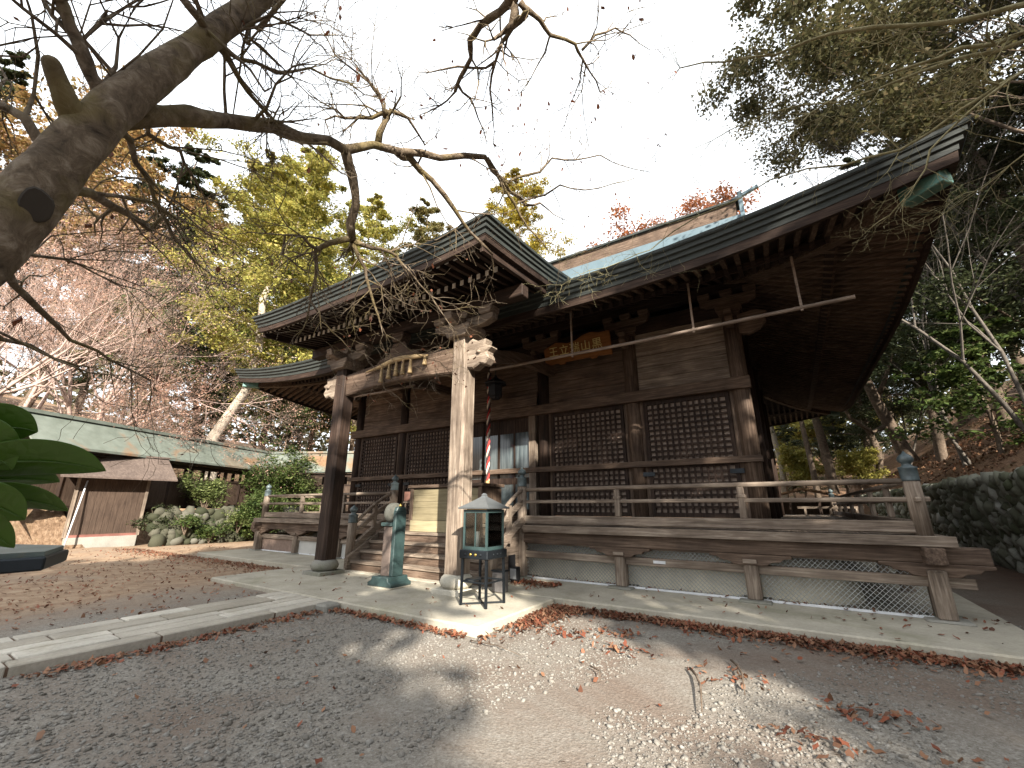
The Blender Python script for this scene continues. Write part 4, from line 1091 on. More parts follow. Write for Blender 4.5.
# ---------------------------------------------------------------- little things by the stair side
p = at_z(500, 592, .115)
t = thing("metal_bin", (p[0], p[1], .115), "small grey metal bin on the apron behind the candle lantern", "bin")
s = MB(); s.box(p[0]-.12,p[0]+.12,p[1]-.1,p[1]+.1,.116,.46); s.build("bin_body", plain('bin_steel',(.13,.12,.115),.5,.3), t, bevel=.015)
s = MB(); s.box(p[0]-.13,p[0]+.13,p[1]-.11,p[1]+.11,.461,.49); s.build("bin_lid", M_iron, t, bevel=.008)
p = at_z(515, 583, .115)
t = thing("speaker_box", (p[0], p[1], .115), "small black spotlight box on the apron against the side of the stairs", "speaker")
s = MB(); s.box(p[0]-.09,p[0]+.09,p[1]-.07,p[1]+.07,.17,.42); s.build("box_housing", M_black, t, bevel=.01)
s = MB(); s.box(p[0]-.07,p[0]+.07,p[1]-.076,p[1]-.0705,.2,.39); s.build("lens", plain('box_front',(.3,.3,.3),.2), t)  # plain front of a speaker-like box; there is no lamp here
s = MB(); s.box(p[0]-.07,p[0]+.07,p[1]-.05,p[1]+.05,.116,.17); s.build("bracket", M_iron, t)

# ================================================================== LEFT: SHED, CORRIDOR, BOULDER WALL
M_shedwood = wood('red_brown_boards', (.028,.018,.013), (.06,.04,.029), (.105,.075,.056), 'z', 1.4, patch=.35)
M_shedroof = wood('brown_shed_roof', (.06,.044,.037), (.105,.08,.068), (.16,.125,.105), 'x', .5, patch=.4)
SX, SY0, SY1 = -16.6, 5.15, 7.3
sh = thing("storage_shed", (SX-.8, 6.2, 0), "red brown boarded shed with pale concrete footing and brown overhanging roof at the yard edge", "shed")
s = MB(); s.box(SX-1.7, SX+.06, SY0-.05, SY1+.05, -.1, .42); s.build("footing", concrete('pale_footing', (.27,.26,.23), (.25,.22,.15), .3), sh, bevel=.01)
s = MB(); nbd = 11
for i in range(nbd):
    ya = SY0+(SY1-SY0)*i/nbd; yb2 = SY0+(SY1-SY0)*(i+1)/nbd; s.box(SX-.03-.006*(i%2), SX, ya+.004, yb2-.004, .52, 2.75)
s.box(SX-1.6, SX-.04, SY0, SY0+.04, .42, 2.75); s.box(SX-1.6, SX-.04, SY1-.04, SY1, .42, 2.75); s.box(SX-1.64, SX-1.6, SY0, SY1, .42, 2.75)
s.build("board_wall", M_shedwood, sh)
s = MB(); s.box(SX-.05, SX+.04, SY0-.02, SY1+.02, .42, .52); s.build("sill", wood('red_sill',(.12,.05,.04),(.2,.09,.075),(.26,.13,.1),'y'), sh)
for y_ in (SY0-.05, SY1+.05):
    s = MB(); s.box(SX-.06, SX+.05, y_-.05, y_+.05, .42, 2.8); s.build("corner_post", W['grey_z'], sh)
s = MB(); s.prism([(.72,2.68),(-.85,3.68),(-2.3,2.68),(-2.3,2.75),(-.85,3.76),(.72,2.75)], (SX, SY0-.75, 0), (1,0,0), (0,0,1), (0, SY1-SY0+1.6, 0)); s.build("roof", M_shedroof, sh)
s = MB(); s.beam((SX-.85, SY0-.8, 3.79), (SX-.85, SY1+.9, 3.79), .2, .08); s.build("ridge_cap", M_shedroof, sh)
wpole = thing("white_pole", (SX+.2, 5.1, 0), "thin white pole leaning against the left end of the shed", "pole")
s = MB(); s.tube([(SX+.55, SY0-.1, 0.0), (SX+.08, SY0+.18, 2.6)], .028, 8); s.build("tube", M_whitetrim, wpole)
s = MB(); s.tube([(SX+.55, SY0-.1, -.01), (SX+.545, SY0-.098, .03)], .034, 8); s.build("foot", M_iron, wpole)
# corridor building
def cor(s_, off, z): q = CO + CD*s_ + CN*off; return (q[0], q[1], z)
cb_ = thing("corridor_building", cor(2, -.6, 1.5), "long roofed corridor with verdigris roof and dark board wall on the stone terrace", "building")
B2 = CO + CD*8.6; D2 = np.array([.872,.49]); N2 = np.array([.49,-.872])
def cor2(s_, off, z): q = B2 + D2*s_ + N2*off; return (q[0], q[1], z)
S0, S1, L2 = -5.3, 8.6, 11.0
ms = MB()
fr_a = [cor(S0,.55,3.85), cor(S1-.3,.55,3.85), cor2(L2,.6,3.95)]
rd_a = [cor(S0,-.75,5.12), cor(S1+.2,-.75,5.12), cor2(L2,-.75,5.2)]
bk_a = [cor(S0,-2.05,3.85), cor(S1+.9,-2.05,3.85), cor2(L2,-2.1,3.9)]
def sag(a_, b_, n):
    return [tuple(np.array(a_)*(1-t)+np.array(b_)*t) for t in np.linspace(0,1,n)]
def poly_lines(P): return sag(P[0],P[1],14)+sag(P[1],P[2],9)[1:]
F_, R_l, B_ = map(poly_lines, (fr_a, rd_a, bk_a))
mid_f = [tuple((np.array(a_)+np.array(b_))/2 - np.array([0,0,.07])) for a_, b_ in zip(F_, R_l)]
ms.grid([F_, mid_f, R_l], flip=False); ms.grid([R_l, B_], flip=False)
dn = lambda L, d: [(x_,y_,z_-d) for x_,y_,z_ in L]
ms.grid([dn(F_,.1), dn(R_l,.12)], flip=True); ms.grid([dn(F_,.1), F_]); ms.grid([F_[:1]+R_l[:1]+B_[:1], dn(F_,.1)[:1]+dn(R_l,.12)[:1]+dn(B_,.1)[:1]])
ms.build("roof", M_corridor_roof, cb_)
rc = MB(); rc.path_beam([(x_,y_,z_+.05) for x_,y_,z_ in R_l], .26, .14); rc.build("ridge_cap", M_corridor_roof, cb_)
bs = MB()
for i in range(47):
    sa = S0+.4+ (S1-S0-.4)*i/47; sb = S0+.4+(S1-S0-.4)*(i+1)/47
    p0, p1 = cor(sa+.005,0,1.6), cor(sb-.005,0,1.6); bs.beam((p0[0],p0[1],2.27),(p1[0],p1[1],2.27), .03, 1.3)
for i in range(34):
    sa = .1+(L2-.2)*i/34; sb = .1+(L2-.2)*(i+1)/34
    p0, p1 = cor2(sa,-.0,1.6), cor2(sb-.01,-.0,1.6); bs.beam((p0[0],p0[1],2.27),(p1[0],p1[1],2.27), .03, 1.3)
bs.build("board_wall", M_shedwood, cb_)
fs_ = MB()
p0, p1 = cor(S0+.3,.02,1.55), cor(S1,.02,1.55); fs_.beam(p0,p1,.12,.12); p0, p1 = cor(S0+.3,.0,2.96), cor(S1,.0,2.96); fs_.beam(p0,p1,.1,.1)
p0, p1 = cor(S0,.0,3.55), cor(S1,.0,3.55); fs_.beam(p0,p1,.14,.18)
p0, p1 = cor2(0,.02,1.55), cor2(L2,.02,1.55); fs_.beam(p0,p1,.12,.12); p0, p1 = cor2(0,.0,2.96), cor2(L2,.0,2.96); fs_.beam(p0,p1,.1,.1); p0, p1 = cor2(0,.0,3.6), cor2(L2,.0,3.6); fs_.beam(p0,p1,.14,.18)
fs_.build("rails", W['dark_x'], cb_)
for k, s_ in enumerate(np.arange(S0+.4, S1+.1, 1.15)):
    for off_ in (0., -1.5):
        q = cor(s_, off_-.001, 1.5); pp = MB(); w_ = .075 if (k % 2 == 0 or off_ < 0) else .05
        pp.box(q[0]-w_, q[0]+w_, q[1]-w_, q[1]+w_, 1.4, 3.6); pp.build("post", W['dark_z'], cb_)
for s_ in np.arange(1.0, L2, 1.6):
    for off_ in (0., -1.5):
        q = cor2(s_, off_, 1.5); pp = MB(); pp.box(q[0]-.075, q[0]+.075, q[1]-.075, q[1]+.075, 1.4, 3.65); pp.build("post", W['dark_z'], cb_)
q = cor2(5.2, .1, 0); 
# pale roofed outbuilding at the far left
lt = thing("lean_to", (-22.5, 1.5, 1.4), "low outbuilding with pale metal roof at the far left behind the shed", "shed")
s = MB(); s.prism([(1.5,3.3),(-1.5,4.0),(-1.5,4.08),(1.5,3.38)], (-22.0,-1.5,0), (1,0,0), (0,0,1), (0,5.2,0)); s.build("roof", plain('pale_metal_roof',(.5,.54,.54),.5,.1,.15,1.5), lt)
s = MB(); s.box(-23.2,-21.0,-1.2,3.4,1.2,3.4); s.build("wall", M_shedwood, lt)
# boulder retaining wall
def boulder_wall(name, label, path, h, mat, n_rows, size, lean, cat='wall'):
    V, Fq = [], []; pos = []; sz = []
    path = [np.array(p_) for p_ in path]; seg = [np.linalg.norm(b_-a_) for a_, b_ in zip(path[:-1], path[1:])]; tot = sum(seg)
    for r_ in range(n_rows):
        d = rng.random()*size
        while d < tot:
            k = 0; dd = d
            while dd > seg[k] and k < len(seg)-1: dd -= seg[k]; k += 1
            a_ = path[k]; t = (path[k+1]-a_)/seg[k]; nrm = np.array([-t[1], t[0]])
            p_ = a_ + t*dd + nrm*lean*(r_/n_rows)*h
            s_ = size*rng.uniform(.75, 1.3)
            pos.append((p_[0]+rng.normal(0,.04), p_[1]+rng.normal(0,.04), h*(r_+.45)/n_rows)); sz.append(s_); d += s_*.88
    pos = np.array(pos); sz = np.array(sz)
    o_ = stones(name, pos, sz*1.3, mat, flat=1.0); return tag(o_, label, cat)
M_wallrock = island_mat("terrace_rock", [(0,(.022,.026,.012)),(.5,(.042,.043,.025)),(.85,(.075,.072,.053)),(1,(.13,.125,.105))])
boulder_wall("boulder_wall", "rough boulder retaining wall under the corridor terrace left of the veranda", [(-15.6,7.6),(-15.3,11),(-15.6,14.5)], 1.45, M_wallrock, 7, .34, .35)
M_wallrock2 = island_mat("mossy_rock", [(0,(.07,.078,.042)),(.5,(.15,.152,.11)),(.85,(.27,.27,.225)),(1,(.42,.42,.38))])
boulder_wall("stone_retaining_wall", "dark mossy stone retaining wall along the hillside right of the hall", [(12.0,62),(12.1,40),(12.15,25),(12.1,15),(12.3,6)], 2.35, M_wallrock2, 14, .25, -.15)
rk = [((42,541),.62),((50,528),.5),((38,553),.45),((28,549),.35),((66,552),.28)]
for k, (q, r_) in enumerate(rk):
    p = at(q[0], q[1], 25.2)
    o_ = stones("boulder", np.array([[0,0,0.0]]), np.array([r_*1.7]), M_stone_pale, 1.0); o_.location = (p[0], p[1], max(.1, p[2]))
    o_.modifiers.new("sub", 'SUBSURF').levels = 2; o_.modifiers["sub"].render_levels = 2
    tag(o_, ["large pale boulder at the left foot of the shed","pale boulder stacked above the largest one beside the shed","low pale boulder left of the shed footing","small pale stone farthest left by the shed","little stone under the white pole"][k], "boulder", "pale boulders beside the shed")

# copper-roofed post box edge at the far left, near the viewer
gs = thing("roofed_stand", (4.55, .30, 0), "dark green metal canopy slab of a low stand at the left edge", "stand")
c0 = at(35,571,2.5); zt_ = 1.41
s = MB(); s.prism([(c0[0]+.0,c0[1]+.02),(4.93,.30),(4.1,-.30),(3.9,.35),(4.6,.62)], (0,0,zt_-.045), (1,0,0), (0,1,0), (0,0,.05)); s.build("slab_edge", M_iron, gs, bevel=.006)
s = MB(); s.prism([(c0[0]-.015,c0[1]+.015),(4.90,.30),(4.1,-.27),(3.93,.34),(4.6,.60)], (0,0,zt_+.005), (1,0,0), (0,1,0), (0,0,.018)); s.build("slab_top", copper('dark_slab_top',(.10,.13,.12),(.055,.075,.07),(.12,.11,.07),.5,4), gs)
s = MB(); s.lathe((4.4,.20,0), [(.22,0),(.22,.1),(.1,.16),(.09,1.2),(.14,1.36)], 12); s.build("pedestal", M_stone, gs)
# ================================================================== TREES AND PLANTS
def rand_dirs(n): 
    v = rng.normal(0,1,(n,3)); return v/np.linalg.norm(v,axis=1,keepdims=True)
def leaf_quads(C, size, aspect=.5, up=.35, along=None):
    """diamond leaves at centres C (n,3); returns V,F"""
    n = len(C); nrm = rand_dirs(n); nrm[:,2] = np.abs(nrm[:,2]) + up; nrm /= np.linalg.norm(nrm,axis=1,keepdims=True)
    a = rand_dirs(n) if along is None else along + rng.normal(0,.35,(n,3))
    a -= nrm*np.sum(a*nrm,1,keepdims=True); a /= np.linalg.norm(a,axis=1,keepdims=True)+1e-9
    b_ = np.cross(nrm, a); L = (size*.5)[:,None]; Wd = L*aspect
    V = np.stack([C-a*L, C+b_*Wd+nrm*L*.12, C+a*L, C-b_*Wd+nrm*L*.12], 1).reshape(-1,3)
    return V, np.arange(4*n).reshape(n,4)
def clumps(centers, radii, per, flat=.6):
    n = len(centers); c = np.repeat(centers, per, 0); r = np.repeat(radii, per)
    d = rng.normal(0,.5,(n*per,3)); d[:,2] *= flat; return c + d*r[:,None]
class Skel:
    """limbs of a tree as tubes plus the points where foliage hangs"""
    def __init__(s): s.mb = MB(); s.tips = []
    def limb(s, p, d, L, r, lev, wig=.18, up=.0, sides=6, seg=5, kids=3, spread=.9, ratio=.62, r_end=.35):
        p = Vector(p); d = Vector(d).normalized(); pts = [p.copy()]; rads = [r]
        for i in range(seg):
            d = (d + Vector((random.gauss(0,wig), random.gauss(0,wig), random.gauss(0,wig)+up))).normalized()
            p = p + d*(L/seg); pts.append(p.copy()); rads.append(r*(1-(1-r_end)*(i+1)/seg))
        s.mb.tube(pts, rads, max(3,sides), caps=False)
        if lev <= 0: s.tips.append((pts[-1], d)); s.tips.append((pts[len(pts)//2], d)); return pts
        for k in range(kids):
            t = random.uniform(.3, 1.0) if k < kids-1 else 1.0
            i = min(seg, max(1, int(round(t*seg)))); q = pts[i]; dd = (pts[i]-pts[i-1]).normalized()
            ax = dd.cross(Vector((random.gauss(0,1),random.gauss(0,1),random.gauss(0,1)))).normalized()
            nd = (dd*math.cos(spread*random.uniform(.5,1.1)) + ax*math.sin(spread*random.uniform(.5,1.1)))
            s.limb(q, nd, L*ratio*random.uniform(.75,1.2), rads[i]*.68, lev-1, wig, up, max(3, sides-1), max(3, seg-1), kids, spread, ratio, r_end)
        return pts
def make_tree(name, loc, label, cat, group, style, H, R, bark, leaf, n=14000, ls=.16, base=.25, lean=(0,0), r0=.2, seed=0, multi=1, dens=1.0, full=0.0, cl=1.0):
    random.seed(seed*7+3); t = thing(name, loc, label, cat, group); sk = Skel(); C = []; rad = []
    X0 = Vector((0,0,0)); topv = Vector((lean[0], lean[1], H))
    if style == 'conifer':
        pts = [X0 + topv*(i/8) + Vector((random.gauss(0,.012*H*(0<i<8)), random.gauss(0,.012*H*(0<i<8)), 0)) for i in range(9)]
        sk.mb.tube([p-Vector((0,0,.4 if i==0 else 0)) for i,p in enumerate(pts)], [r0*(1-.9*i/8) for i in range(9)], 9, caps=False)
        nb = int((34+14*full)*dens)
        for k in range(nb):
            u = base + (1-base)*(k/nb)**.9; p = X0 + topv*u; a = k*2.4 + random.uniform(-.5,.5)
            uu = (u-base)/(1-base); rr = R*((1-uu)**.75*(1-full) + full*(1-uu**2.4)**.8)*random.uniform(.6,1.15) + .12*R
            d = Vector((math.cos(a), math.sin(a), random.uniform(.0,.35)))
            q = sk.limb(p, d, rr, r0*.28*(1.05-u), 0, .1, -.02, 4, 4)
            for j in range(1,5):
                for _ in range(2):
                    w_ = q[j] + Vector((random.gauss(0,.18*rr), random.gauss(0,.18*rr), random.gauss(0,.06*rr)-.05*rr)); C.append(w_); rad.append(rr*random.uniform(.11,.24))
        flat = .38
    elif style == 'broad':
        for m_ in range(multi):
            d = (topv/H + Vector((random.gauss(0,.16*multi),random.gauss(0,.16*multi),0)))
            sk.limb(X0-Vector((0,0,.4)), d, H*.5, r0, 3, .12, .05, 8, 5, 4, .75, .62)
        cen = X0 + topv*.62
        for tp, _ in sk.tips:
            C.append(tp + Vector((random.gauss(0,.05*R),random.gauss(0,.05*R),random.gauss(0,.04*R)))); rad.append(R*random.uniform(.10,.24)*cl)
        for k in range(int(40*dens)):
            v = Vector(rand_dirs(1)[0]); v.z = abs(v.z)*1.1-.35; rr_ = random.uniform(.55,1.0)
            C.append(cen + Vector((v.x*R*rr_, v.y*R*rr_, v.z*H*.4*rr_))); rad.append(R*random.uniform(.12,.26)*cl)
        flat = .6
    else:                                                   # bare, fine-twigged
        for m_ in range(multi):
            a = m_*2.1+seed; d = Vector((.28*math.cos(a)*(multi>1)+lean[0]/H, .28*math.sin(a)*(multi>1)+lean[1]/H, 1))
            sk.limb(X0-Vector((.15*math.cos(a),.15*math.sin(a),.4)), d, H*.55, r0*random.uniform(.7,1), 5 if dens >= 1 else 4, .13, .015, 6, 5, 5 if dens >= 1.2 else 4, .62, .66)
        for tp, d in sk.tips: C.append(tp); rad.append(R*.06)
        flat = .7
    tr = sk.mb.build("trunk", bark); tr.parent = t
    if leaf is not None and len(C):
        C = np.array([tuple(c_) for c_ in C]); rad = np.array(rad)
        if len(C) > n//3: k_ = rng.choice(len(C), n//3, replace=False); C = C[k_]; rad = rad[k_]
        per = max(3, n//len(C)); P_ = clumps(C, rad, per, flat)
        V_, F_q = leaf_quads(P_, ls*rng.uniform(.6,1.4,len(P_)), .55, .5 if style != 'bare' else .1)
        npmesh("crown", V_, F_q, leaf, t)
    return t
def place_copy(src, loc, label, s, rz, cat=None):
    c = copy_tree(src); c.location = loc; c.scale = (s,s,s*random.uniform(.92,1.1)); c.rotation_euler = (0,0,rz); c['label'] = label
    if cat: c['category'] = cat
    return c
def on_hill(x, y): return float(np.clip(hillL(x, y), 0, None))
def gp(px_, dist, row=480):
    """plan position on the bearing of a picture column at a picture row"""
    d = ray(px_, row); d = d/np.hypot(d[0], d[1]); return CAM[0]+d[0]*dist, CAM[1]+d[1]*dist
# ---- left background: bare pinkish trees over the corridor
G1 = "bare trees behind the corridor"
def hill_at(px_, dist, row=430): x_, y_ = gp(px_, dist, row); return (x_, y_, on_hill(x_, y_))
pk = make_tree("bare_tree", hill_at(88, 31), "spreading bare pinkish tree with pale twin trunks behind the left end of the corridor", "tree", G1, 'bare', 13, 7, M_bark_pink, L_pink, 13000, .08, r0=.15, seed=1, multi=3, dens=1.2)
place_copy(pk, hill_at(-40, 28), "bare pinkish tree at the far left edge, partly behind the leaning near trunk", .95, 1.9)
place_copy(pk, hill_at(120, 36), "bare pinkish tree with slim forked trunks rising over the middle of the corridor roof", .55, 3.6)
pk2 = make_tree("bare_tree", hill_at(150, 30), "smaller bare reddish tree just behind the corridor roof left of the white leaning trunk", "tree", G1, 'bare', 6, 3, M_bark_pink, L_pink, 8000, .09, r0=.1, seed=5, multi=2, dens=1.2)
place_copy(pk2, hill_at(20, 40), "distant bare reddish tree behind the pinkish trees at the left", 1.7, 2.2)
# ---- tall conifers and yellow trees behind them
G2 = "tall trees on the slope behind the corridor"
def slim(px_, dist, H, label, R, bark, leaf, **k): return make_tree(k.pop('name','tall_tree'), hill_at(px_, dist, k.pop('row', 230)), label, "tree", G2, k.pop('style','conifer'), H, R, bark, leaf, **k)
yl = slim(222, 36, 28, "tall yellow green conifer with white leaning trunk above the corridor roof", 6.2, M_bark_pale, L_yellow, n=60000, ls=.24, base=.30, lean=(3.2,2.0), r0=.42, seed=11, row=430, full=.85)
slim(300, 44, 31, "yellow green conifer rising behind the left corner of the porch roof", 6.2, M_bark_brown, L_yg, n=60000, ls=.26, base=.2, r0=.3, seed=12, full=.85)
slim(372, 50, 38, "golden green conifer behind the middle of the porch eave", 7.5, M_bark_brown, L_yellow, n=60000, ls=.28, base=.2, r0=.3, seed=13, full=.85)
slim(515, 46, 44, "golden yellow tree showing above the right corner of the porch roof", 7.5, M_bark_brown, L_gold, n=60000, ls=.26, base=.2, r0=.3, seed=24, name='golden_tree', full=1.0, dens=1.3)
slim(425, 56, 45, "brownish conifer top between the near limb and the porch roof corner", 6.5, M_bark_brown, L_tan, n=34000, ls=.36, base=.3, r0=.3, seed=15, full=.85)
dk = slim(182, 46, 29, "dark evergreen standing behind the pinkish trees left of the yellow conifer", 5.2, M_bark_brown, L_green, n=46000, ls=.26, base=.2, r0=.32, seed=16)
slim(80, 46, 32, "orange leaved tree high behind the leaning near trunk", 6.4, M_bark_brown, L_orange, n=28000, ls=.34, base=.3, r0=.34, seed=17, style='broad', name='orange_tree')
slim(-10, 44, 26, "orange brown tree at the upper left edge behind the bare trees", 7.0, M_bark_brown, L_orange, n=36000, ls=.34, base=.3, r0=.34, seed=18, style='broad', name='orange_tree')
slim(262, 56, 39, "tall pale yellow conifer at the back between two nearer yellow conifers", 7.0, M_bark_brown, L_tan, n=46000, ls=.38, base=.2, r0=.3, seed=19, full=.85)
for k, (px_, ds, s_, lb) in enumerate(((236,47,.85,"dark evergreen wedged between the leaning trunk conifer and the fresh green one"),(338,54,.95,"dark evergreen wedged behind the middle of the porch eave"),(146,41,.42,"young dark evergreen behind the corridor roof left of the leaning trunk"),(212,43,.4,"young dark evergreen right behind the base of the leaning trunk"),(292,45,.42,"young dark evergreen above the right bend of the corridor roof"),(60,43,.45,"young dark evergreen among the pinkish trees at the left"),(130,58,1.05,"dark evergreen far behind the orange tree"),(330,64,1.0,"dark evergreen far behind the yellow conifers at the left of the porch"),(40,60,1.1,"dark evergreen at the back left behind the orange trees"),(-60,52,1.0,"dark evergreen beyond the left edge of the bare trees"))):
    place_copy(dk, hill_at(px_, ds, 430 if s_ < .6 else 230), lb, s_, k*1.3)
# slender trunks on the bank behind the corridor
G3 = "slim trunks on the bank behind the corridor"
sl = make_tree("slim_tree", hill_at(150, 40), "slim dark trunked tree left of the others behind the corridor roof", "tree", G3, 'broad', 11, 2.6, M_bark_brown, L_mid, n=5000, ls=.26, base=.5, r0=.14, seed=21)
for k, (px_, ds, lb) in enumerate(((120,44,"slim trunk behind the pinkish tree above the corridor ridge"),(186,43,"slim brown trunk between the dark evergreen and the white leaning trunk"),(262,47,"slim trunk right of the white leaning trunk on the leafy bank"),(286,40,"slim trunk near the right bend of the corridor roof"),(205,49,"thin dark trunk right behind the white leaning trunk"))):
    place_copy(sl, hill_at(px_, ds), lb, .9+.1*(k%3), k*2.0)
# ---- shrubs
def shrub(name, loc, label, R, Hs, leaf, n, ls, seed, cat="shrub", grp=None):
    random.seed(seed); t = thing(name, loc, label, cat, grp); mb = MB(); C = []; rad = []
    for k in range(11):
        a = random.uniform(0,6.28); tp = Vector((math.cos(a)*R*random.uniform(.2,.85), math.sin(a)*R*random.uniform(.2,.85), Hs*random.uniform(.5,.95)))
        mb.tube([(0,0,-.1), tp*.4+Vector((0,0,.1*Hs)), tp], [.03,.022,.008], 5, caps=False)
        for _ in range(4): C.append(tp*random.uniform(.55,1.05)+Vector((random.gauss(0,.15*R),random.gauss(0,.15*R),random.gauss(0,.1*Hs)))); rad.append(R*random.uniform(.2,.36))
    b_ = mb.build("stem", M_bark_brown); b_.parent = t
    P_ = clumps(np.array([tuple(c_) for c_ in C]), np.array(rad), n//len(C), .75); P_[:,2] = np.maximum(P_[:,2], .03)
    V_, F_q = leaf_quads(P_, ls*rng.uniform(.6,1.3,len(P_)), .4, .6); npmesh("foliage", V_, F_q, leaf, t); return t
G4 = "shrubs around the stone terrace"
shrub("shrub", (-15.25,8.6,.5), "small trailing green plant on the face of the boulder wall nearest the shed", .7, .8, L_mid, 1800, .11, 39, grp=G4)
shrub("shrub", (-14.9,10.6,.5), "trailing green plant on the boulder wall next to the large shrub", .8, .9, L_bush, 2000, .11, 40, grp=G4)
shrub("shrub", (-18.0,10.3,1.42), "round light green shrub on the terrace before the corridor boards", 1.15, 1.5, L_bush, 5000, .16, 31, grp=G4)
shrub("shrub", (-14.6,11.6,.1), "large dense green shrub against the left end of the veranda", 1.35, 2.1, L_mid, 9000, .15, 32, grp=G4)
shrub("shrub", (-16.3,12.6,1.3), "leafy green shrub above the boulder wall beside the large one", .9, .9, L_bush, 5000, .15, 33, grp=G4)
shrub("shrub", (-15.2,9.6,.1), "low dark green bush at the foot of the boulder wall", .8, .7, L_mid, 2600, .12, 34, grp=G4)
shrub("shrub", (-16.2,7.9,.1), "dark bush in the corner between shed and boulder wall", .8, 1.5, L_green, 2600, .13, 35, grp=G4)
shrub("shrub", hill_at(285,30), "bright green shrub on the sunlit bank above the corridor bend", 2.3, 3.2, L_mid, 7000, .22, 36, grp=G4)
shrub("shrub", hill_at(318,31), "loose green shrub next to the left eave corner of the hall", 1.9, 3.4, L_bush, 5000, .2, 37, grp=G4)
shrub("shrub", hill_at(12,27), "yellow green shrub behind the big leaves left of the shed", 1.9, 2.6, L_bush, 5000, .18, 38, grp=G4)
# ---- behind and right of the hall
G5 = "trees behind the right side of the hall"
slim(697, 62, 53, "red brown maple crown showing over the ridge end of the hall roof", 8.0, M_bark_brown, L_red, n=34000, ls=.42, r0=.36, seed=41, style='broad', name='red_tree', row=190)
def zr(x_, y_): return float(hillR(x_, y_)) if x_ > 12.6 else max(0., -.1+(y_-33)*.16)
def hr(px_, ds, row=450): x_, y_ = gp(px_, ds, row); return (x_, y_, zr(x_, y_))
gd = make_tree("yellow_tree", hr(828, 56), "sunlit yellow green tree glimpsed behind the corner of the veranda railing", "tree", G5, 'broad', 9, 4.0, M_bark_brown, L_yellow, n=9000, ls=.34, r0=.2, seed=42)
place_copy(gd, hr(880, 62), "sunlit yellow tree in the gap between the veranda newel and the hillside", .9, 1.5)
place_copy(gd, hr(775, 58), "sunlit yellow green tree glimpsed beside the corner pillar under the rear eave", .8, 3.0)
place_copy(gd, hr(795, 40), "low yellow green tree just behind the right rear of the veranda", .55, 2.0)
place_copy(gd, hr(852, 43), "low yellow green tree between veranda railing and right hillside", .5, 4.4)
ev = make_tree("evergreen_tree", hr(905, 36, 330), "tall layered dark evergreen on the hillside above the retaining wall", "tree", G5, 'conifer', 22, 5.5, M_bark_brown, L_green, n=70000, ls=.17, base=.15, r0=.3, seed=43)
for k, (px_, ds, s_, lb) in enumerate(((845,44,.9,"dark evergreen just right of the hall eave"),(975,33,.95,"dark evergreen on the slope at the right"),(1040,30,1.1,"dark evergreen cut by the right edge"),(868,60,1.1,"distant dark evergreen between the eave and the hillside trees"),(935,50,1.25,"tall evergreen farther back up the right slope"),(1010,44,1.2,"tall evergreen behind the slope at the right edge"),(800,58,.7,"small evergreen seen under the rear eave"),(786,44,.33,"young evergreen below the rear eave near the hall corner"),(838,46,.4,"young evergreen seen through the right railing"),(868,50,.42,"young evergreen left of the newel at the veranda corner"))):
    place_copy(ev, hr(px_, ds, 330 if s_ > .6 else 450), lb, s_, k*1.7+.4)
gb = make_tree("green_tree", hr(1000, 25), "mid green young evergreen low on the slope above the retaining wall", "tree", G5, 'conifer', 6.5, 2.6, M_bark_brown, L_mid, n=9000, ls=.2, base=.1, r0=.1, seed=44)
# big overhanging evergreen at the upper right
big = make_tree("overhanging_tree", (22.5, 22.0, 6), "large olive evergreen whose crown hangs over the roof at the upper right", "tree", G5, 'broad', 26, 8.0, M_bark_brown, L_olive, n=90000, ls=.17, r0=.22, seed=45, lean=(-6,-2), dens=2.2, cl=.62)
big2 = make_tree("overhanging_tree", (24.0, 16.5, 6.5), "twiggy olive evergreen at the top right edge of the picture", "tree", G5, 'broad', 24, 8.0, M_bark_brown, L_olive, n=80000, ls=.16, r0=.22, seed=46, lean=(-3,0), dens=2.2, cl=.62)
place_copy(big2, (27.0, 24.0, 8.0), "olive evergreen farther up the slope behind the right roof corner", 1.0, 2.1)
place_copy(big, (24.0, 31.0, 7.0), "olive evergreen rising behind the rear right eave", .95, 3.3)
# bare twiggy trees on the right slope
G6 = "bare trees on the right slope"
bt = make_tree("bare_tree", hr(965, 27), "bare twiggy brown tree on the slope above the retaining wall", "tree", G6, 'bare', 17, 6, M_bark_twig, None, r0=.085, seed=51, multi=2, lean=(-2,-1), dens=1.2)
place_copy(bt, hr(1035, 24), "bare twiggy tree at the right edge above the mossy wall", 1.1, 2.0)
place_copy(bt, hr(900, 40), "bare twiggy tree behind the rear corner of the eave", 1.0, 4.0)
bt2 = make_tree("bare_tree", (21.0, 21.0, 7.0), "tall bare twiggy tree mixed with the olive crowns at the upper right", "tree", G6, 'bare', 25, 7, M_bark_twig, None, r0=.12, seed=53, multi=3, lean=(-5,-3), dens=1.2)
place_copy(bt2, (25.0, 17.5, 8.0), "tall bare twiggy tree in the top right corner", 1.0, 2.4)
place_copy(bt2, (19.5, 28.0, 6.0), "tall bare twiggy tree behind the right roof corner", 1.05, 4.4)
ln = thing("leaning_tree", hr(905, 30), "curved dark leaning trunk rising left from the slope behind the newel", "tree", G6)
b0 = Vector(ln.location); tl = [at(912,462,30),at(903,448,30),at(890,425,29.5),at(876,400,29),at(862,372,28.5),at(850,340,28),at(840,300,27.5)]
s = MB(); s.tube([Vector(q)-b0 for q in tl], [.36,.32,.28,.24,.2,.16,.1], 9); s.tube([Vector(tl[2])-b0, Vector(at(872,432,29))-b0, Vector(at(850,418,28.5))-b0, Vector(at(838,395,28))-b0],[.16,.12,.09,.05],7); s.tube([Vector(tl[3])-b0, Vector(at(885,380,29))-b0, Vector(at(893,350,28.5))-b0],[.14,.1,.05],7)
